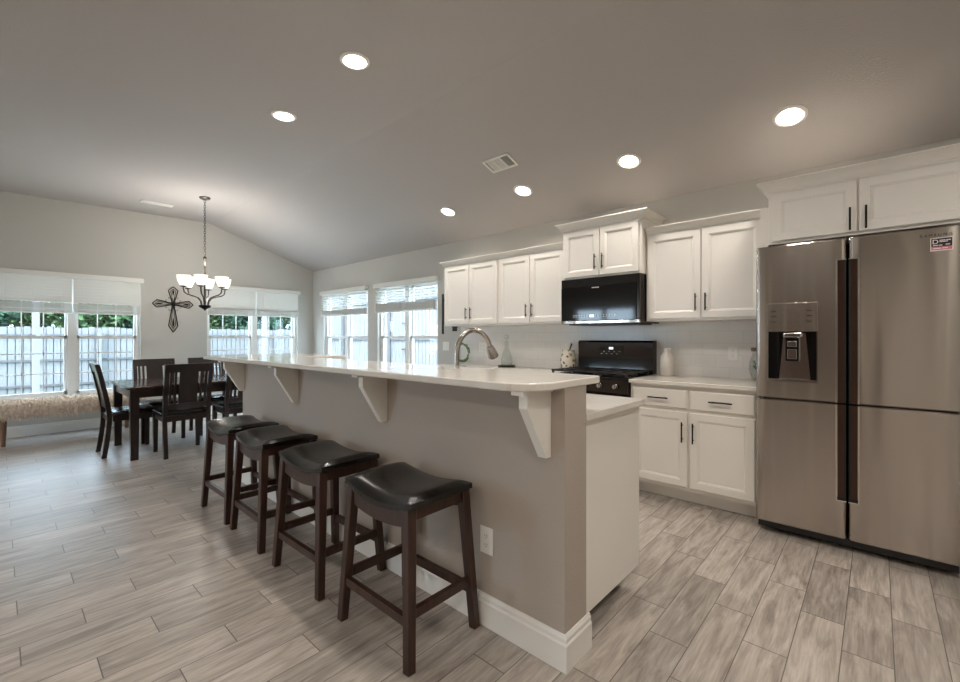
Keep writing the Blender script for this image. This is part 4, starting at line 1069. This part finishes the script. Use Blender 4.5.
for q in range(4):
    a0 = PI / 4 + q * PI / 2
    for sgn in (-1, 1):
        pts = []
        for k in range(22):          # a curl: leaves the centre on the diagonal, winds inward towards the arm
            t = k / 21; ph = t * 5.2; rr = 0.030 * (1 - 0.62 * t)
            u = 0.098 - rr * math.cos(ph) - 0.022 * (1 - t); v = sgn * (0.022 + rr * math.sin(ph) * 0.9 + 0.010 * t)
            pts.append((cx0, cy + u * math.cos(a0) - v * math.sin(a0), cz + u * math.sin(a0) + v * math.cos(a0)))
        tube(bm, pts, 0.0030, 5)
    tube(bm, [(cx0, cy + 0.01 * math.cos(a0), cz + 0.01 * math.sin(a0)), (cx0, cy + 0.05 * math.cos(a0), cz + 0.05 * math.sin(a0))], 0.0030, 5)
obj('scrollwork', bm, 'wrought', r)
bm = B(); lathe(bm, [(0.03, cx0 - 0.008), (0.03, cx0 + 0.004), (0.012, cx0 + 0.012)], (0, cy, cz), 4, 'x'); obj('centre_boss', bm, 'wrought', r)

# ------------------------------------------------------------------ chandelier
hx, hy = -6.53, 1.825; hz = zc(hy)
r = thing('chandelier', 'six-arm pewter chandelier with lit bell glass shades on a chain', 'chandelier', (hx, hy, hz))
bm = B(); lathe(bm, [(0.065, hz - 0.0005), (0.065, hz - 0.012), (0.05, hz - 0.025), (0.015, hz - 0.032)], (hx, hy, 0), 20); obj('ceiling_canopy', bm, 'greym', r, smooth=True)
bm = B(); z = hz - 0.03; k = 0
while z > 2.31:
    ra = 0.011; pts = []
    for i in range(13):
        a = 2 * PI * i / 12; u, v = ra * math.cos(a), 0.022 * math.sin(a)
        pts.append((hx + (u if k % 2 else 0), hy + (0 if k % 2 else u), z - 0.02 + v))
    tube(bm, pts, 0.0035, 5); z -= 0.034; k += 1
obj('chain', bm, 'greym', r)
bm = B(); lathe(bm, [(0.012, 1.66), (0.012, 2.26), (0.020, 2.275), (0.020, 2.295), (0.008, 2.31)], (hx, hy, 0), 12); obj('stem', bm, 'greym', r, smooth=True)
bm = B(); lathe(bm, [(0.004, 1.598), (0.012, 1.61), (0.022, 1.620), (0.060, 1.640), (0.070, 1.655), (0.068, 1.668), (0.03, 1.675)], (hx, hy, 0), 24); obj('hub', bm, 'wrought', r, smooth=True)
for k in range(6):
    a = k * PI / 3 + 0.60; ca, sa = math.cos(a), math.sin(a)
    def Q(q, z): return (hx + q * ca, hy + q * sa, z)
    bm = B(); tube(bm, [Q(0.04, 1.668), Q(0.05, 1.72), Q(0.085, 1.765), Q(0.14, 1.785), Q(0.20, 1.80), Q(0.235, 1.825), Q(0.245, 1.87), Q(0.245, 1.895)], 0.008, 8); am = obj('arm', bm, 'greym', r, smooth=True)
    c = (hx + 0.245 * ca, hy + 0.245 * sa, 0)
    bm = B(); lathe(bm, [(0.012, 1.885), (0.038, 1.893), (0.038, 1.902), (0.02, 1.906)], c, 16); obj('shade_cup', bm, 'greym', am, smooth=True)
    bm = B(); lathe(bm, [(0.034, 1.9065), (0.052, 1.935), (0.066, 1.975), (0.076, 2.035), (0.073, 2.035), (0.063, 1.976), (0.049, 1.938), (0.031, 1.912)], c, 24); obj('lamp_shade', bm, 'shade', am, smooth=True)
ld = bpy.data.lights.new('chandelier_bulbs', 'POINT'); ld.energy = BULB_W * 6; ld.color = (1.0, 0.95, 0.88); ld.shadow_soft_size = 0.10
lo = bpy.data.objects.new('bulb_glow', ld); COL.objects.link(lo); lo.parent = r; lo.location = (0, 0, 2.17 - hz)

# ------------------------------------------------------------------ recessed lights and ceiling vents
def tiltm(y):
    a = math.atan(-0.5906 / 1.77) if y > 2.28 else math.atan(0.02)
    return a
def can(x, y, label, watts=CAN_W):
    z = zc(y); r = thing('recessed_light', label, 'ceiling light', (x, y, z - 0.0005), 'recessed can lights')
    a = tiltm(y); rot = Matrix.Rotation(a, 3, 'X')
    def put(name, prof, m):
        bm = B(); lathe(bm, prof, (0, 0, 0), 32)
        bmesh.ops.rotate(bm, cent=(0, 0, 0), matrix=rot, verts=bm.verts[:]); bmesh.ops.translate(bm, vec=ORIG[r.name], verts=bm.verts[:])
        return obj(name, bm, m, r, smooth=True)
    put('trim_ring', [(0.096, 0), (0.096, -0.003), (0.090, -0.008), (0.078, -0.010), (0.074, -0.004), (0.074, 0)], 'plate')
    put('lens', [(0.068, -0.0005), (0.068, -0.0105), (0.05, -0.0125), (0.01, -0.0135)], 'lens')
    ld = bpy.data.lights.new('can_lamp', 'SPOT'); ld.energy = watts; ld.spot_size = math.radians(150); ld.spot_blend = 0.6; ld.shadow_soft_size = 0.07; ld.color = (1.0, 0.93, 0.85)
    o = bpy.data.objects.new('can_lamp', ld); COL.objects.link(o); o.parent = r; o.location = (0, 0, -0.03); o.rotation_euler = (a * 0.5, 0, 0)
    return r
can(-0.421, 3.472, 'round recessed light nearest the refrigerator'); can(-1.505, 3.472, 'round recessed light above the range, second from the refrigerator')
can(-2.578, 3.472, 'round recessed light on the slope just right of the ceiling vent'); can(-3.646, 3.472, 'round recessed light on the slope furthest from the refrigerator')
can(-2.555, 1.585, 'round recessed light on the flat ceiling nearest overhead'); can(-3.62, 1.585, 'round recessed light on the flat ceiling furthest over the bar end')
can(-1.57, 1.60, 'round recessed light just cut by the top of the picture')
can(-0.5, 1.60, 'round recessed light over the near bar end, above the picture')
for x, y in ((-3.2, -2.8), (-1.3, -2.6), (-5.2, -2.8), (0.6, -2.8), (0.75, -0.6), (0.75, 1.6)):  # unseen cans added to light the pony wall and island end
    can(x, y, 'round recessed light added out of view to brighten the room', ADDED_ROOM_CAN_W if x < 0.7 else ADDED_SIDE_CAN_W)

def vent(label, x, y, hxw, hyw, dark=None, nsl=10, panes=3, slats_x=True):
    z = zc(y); r = thing('ceiling_vent', label, 'air vent', (x, y, z - 0.0005), 'ceiling air vents'); rot = Matrix.Rotation(tiltm(y), 3, 'X')
    def put(name, bm, m):
        bmesh.ops.rotate(bm, cent=(0, 0, 0), matrix=rot, verts=bm.verts[:]); bmesh.ops.translate(bm, vec=ORIG[r.name], verts=bm.verts[:]); return obj(name, bm, m, r)
    b_ = 0.022 if panes > 1 else 0.014
    bm = B()
    for a in ((-hxw, hxw, -hyw, -hyw + b_), (-hxw, hxw, hyw - b_, hyw), (-hxw, -hxw + b_, -hyw, hyw), (hxw - b_, hxw, -hyw, hyw)): box(bm, a[0], a[1], a[2], a[3], -0.009, -0.0005)
    for k in range(1, panes):
        x_ = -hxw + b_ + (2 * hxw - 2 * b_) * k / panes; box(bm, x_ - 0.007, x_ + 0.007, -hyw + b_, hyw - b_, -0.009, -0.0005)
    put('frame', bm, 'plate')
    bm = B(); box(bm, -hxw + b_, hxw - b_, -hyw + b_, hyw - b_, -0.0025, -0.0008); put('duct_opening', bm, 'gap')
    bm = B()
    for p in range(panes):
        x0 = -hxw + b_ + (2 * hxw - 2 * b_) * p / panes + 0.008; x1 = -hxw + b_ + (2 * hxw - 2 * b_) * (p + 1) / panes - 0.008
        n = nsl; L_ = (x1 - x0) if slats_x else (hyw - b_) * 2
        for k in range(n):
            if slats_x:
                xx = x0 + (x1 - x0) * (k + 0.5) / n; wv = (x1 - x0) / n * (0.27 if p != dark else 0.08)
                box(bm, xx - wv, xx + wv, -hyw + b_, hyw - b_, -0.007, -0.003)
            else:
                yy = -hyw + b_ + L_ * (k + 0.5) / n; wv = L_ / n * 0.3; box(bm, x0, x1, yy - wv, yy + wv, -0.007, -0.003)
    put('louvres', bm, 'plate')
vent('white louvred vent on the sloped ceiling beside the recessed lights', -2.53, 3.06, 0.150, 0.088, dark=2, nsl=6)
vent('narrow white ceiling vent near the far wall, left of the chandelier', -7.27, 1.46, 0.06, 0.18, nsl=3, panes=1)
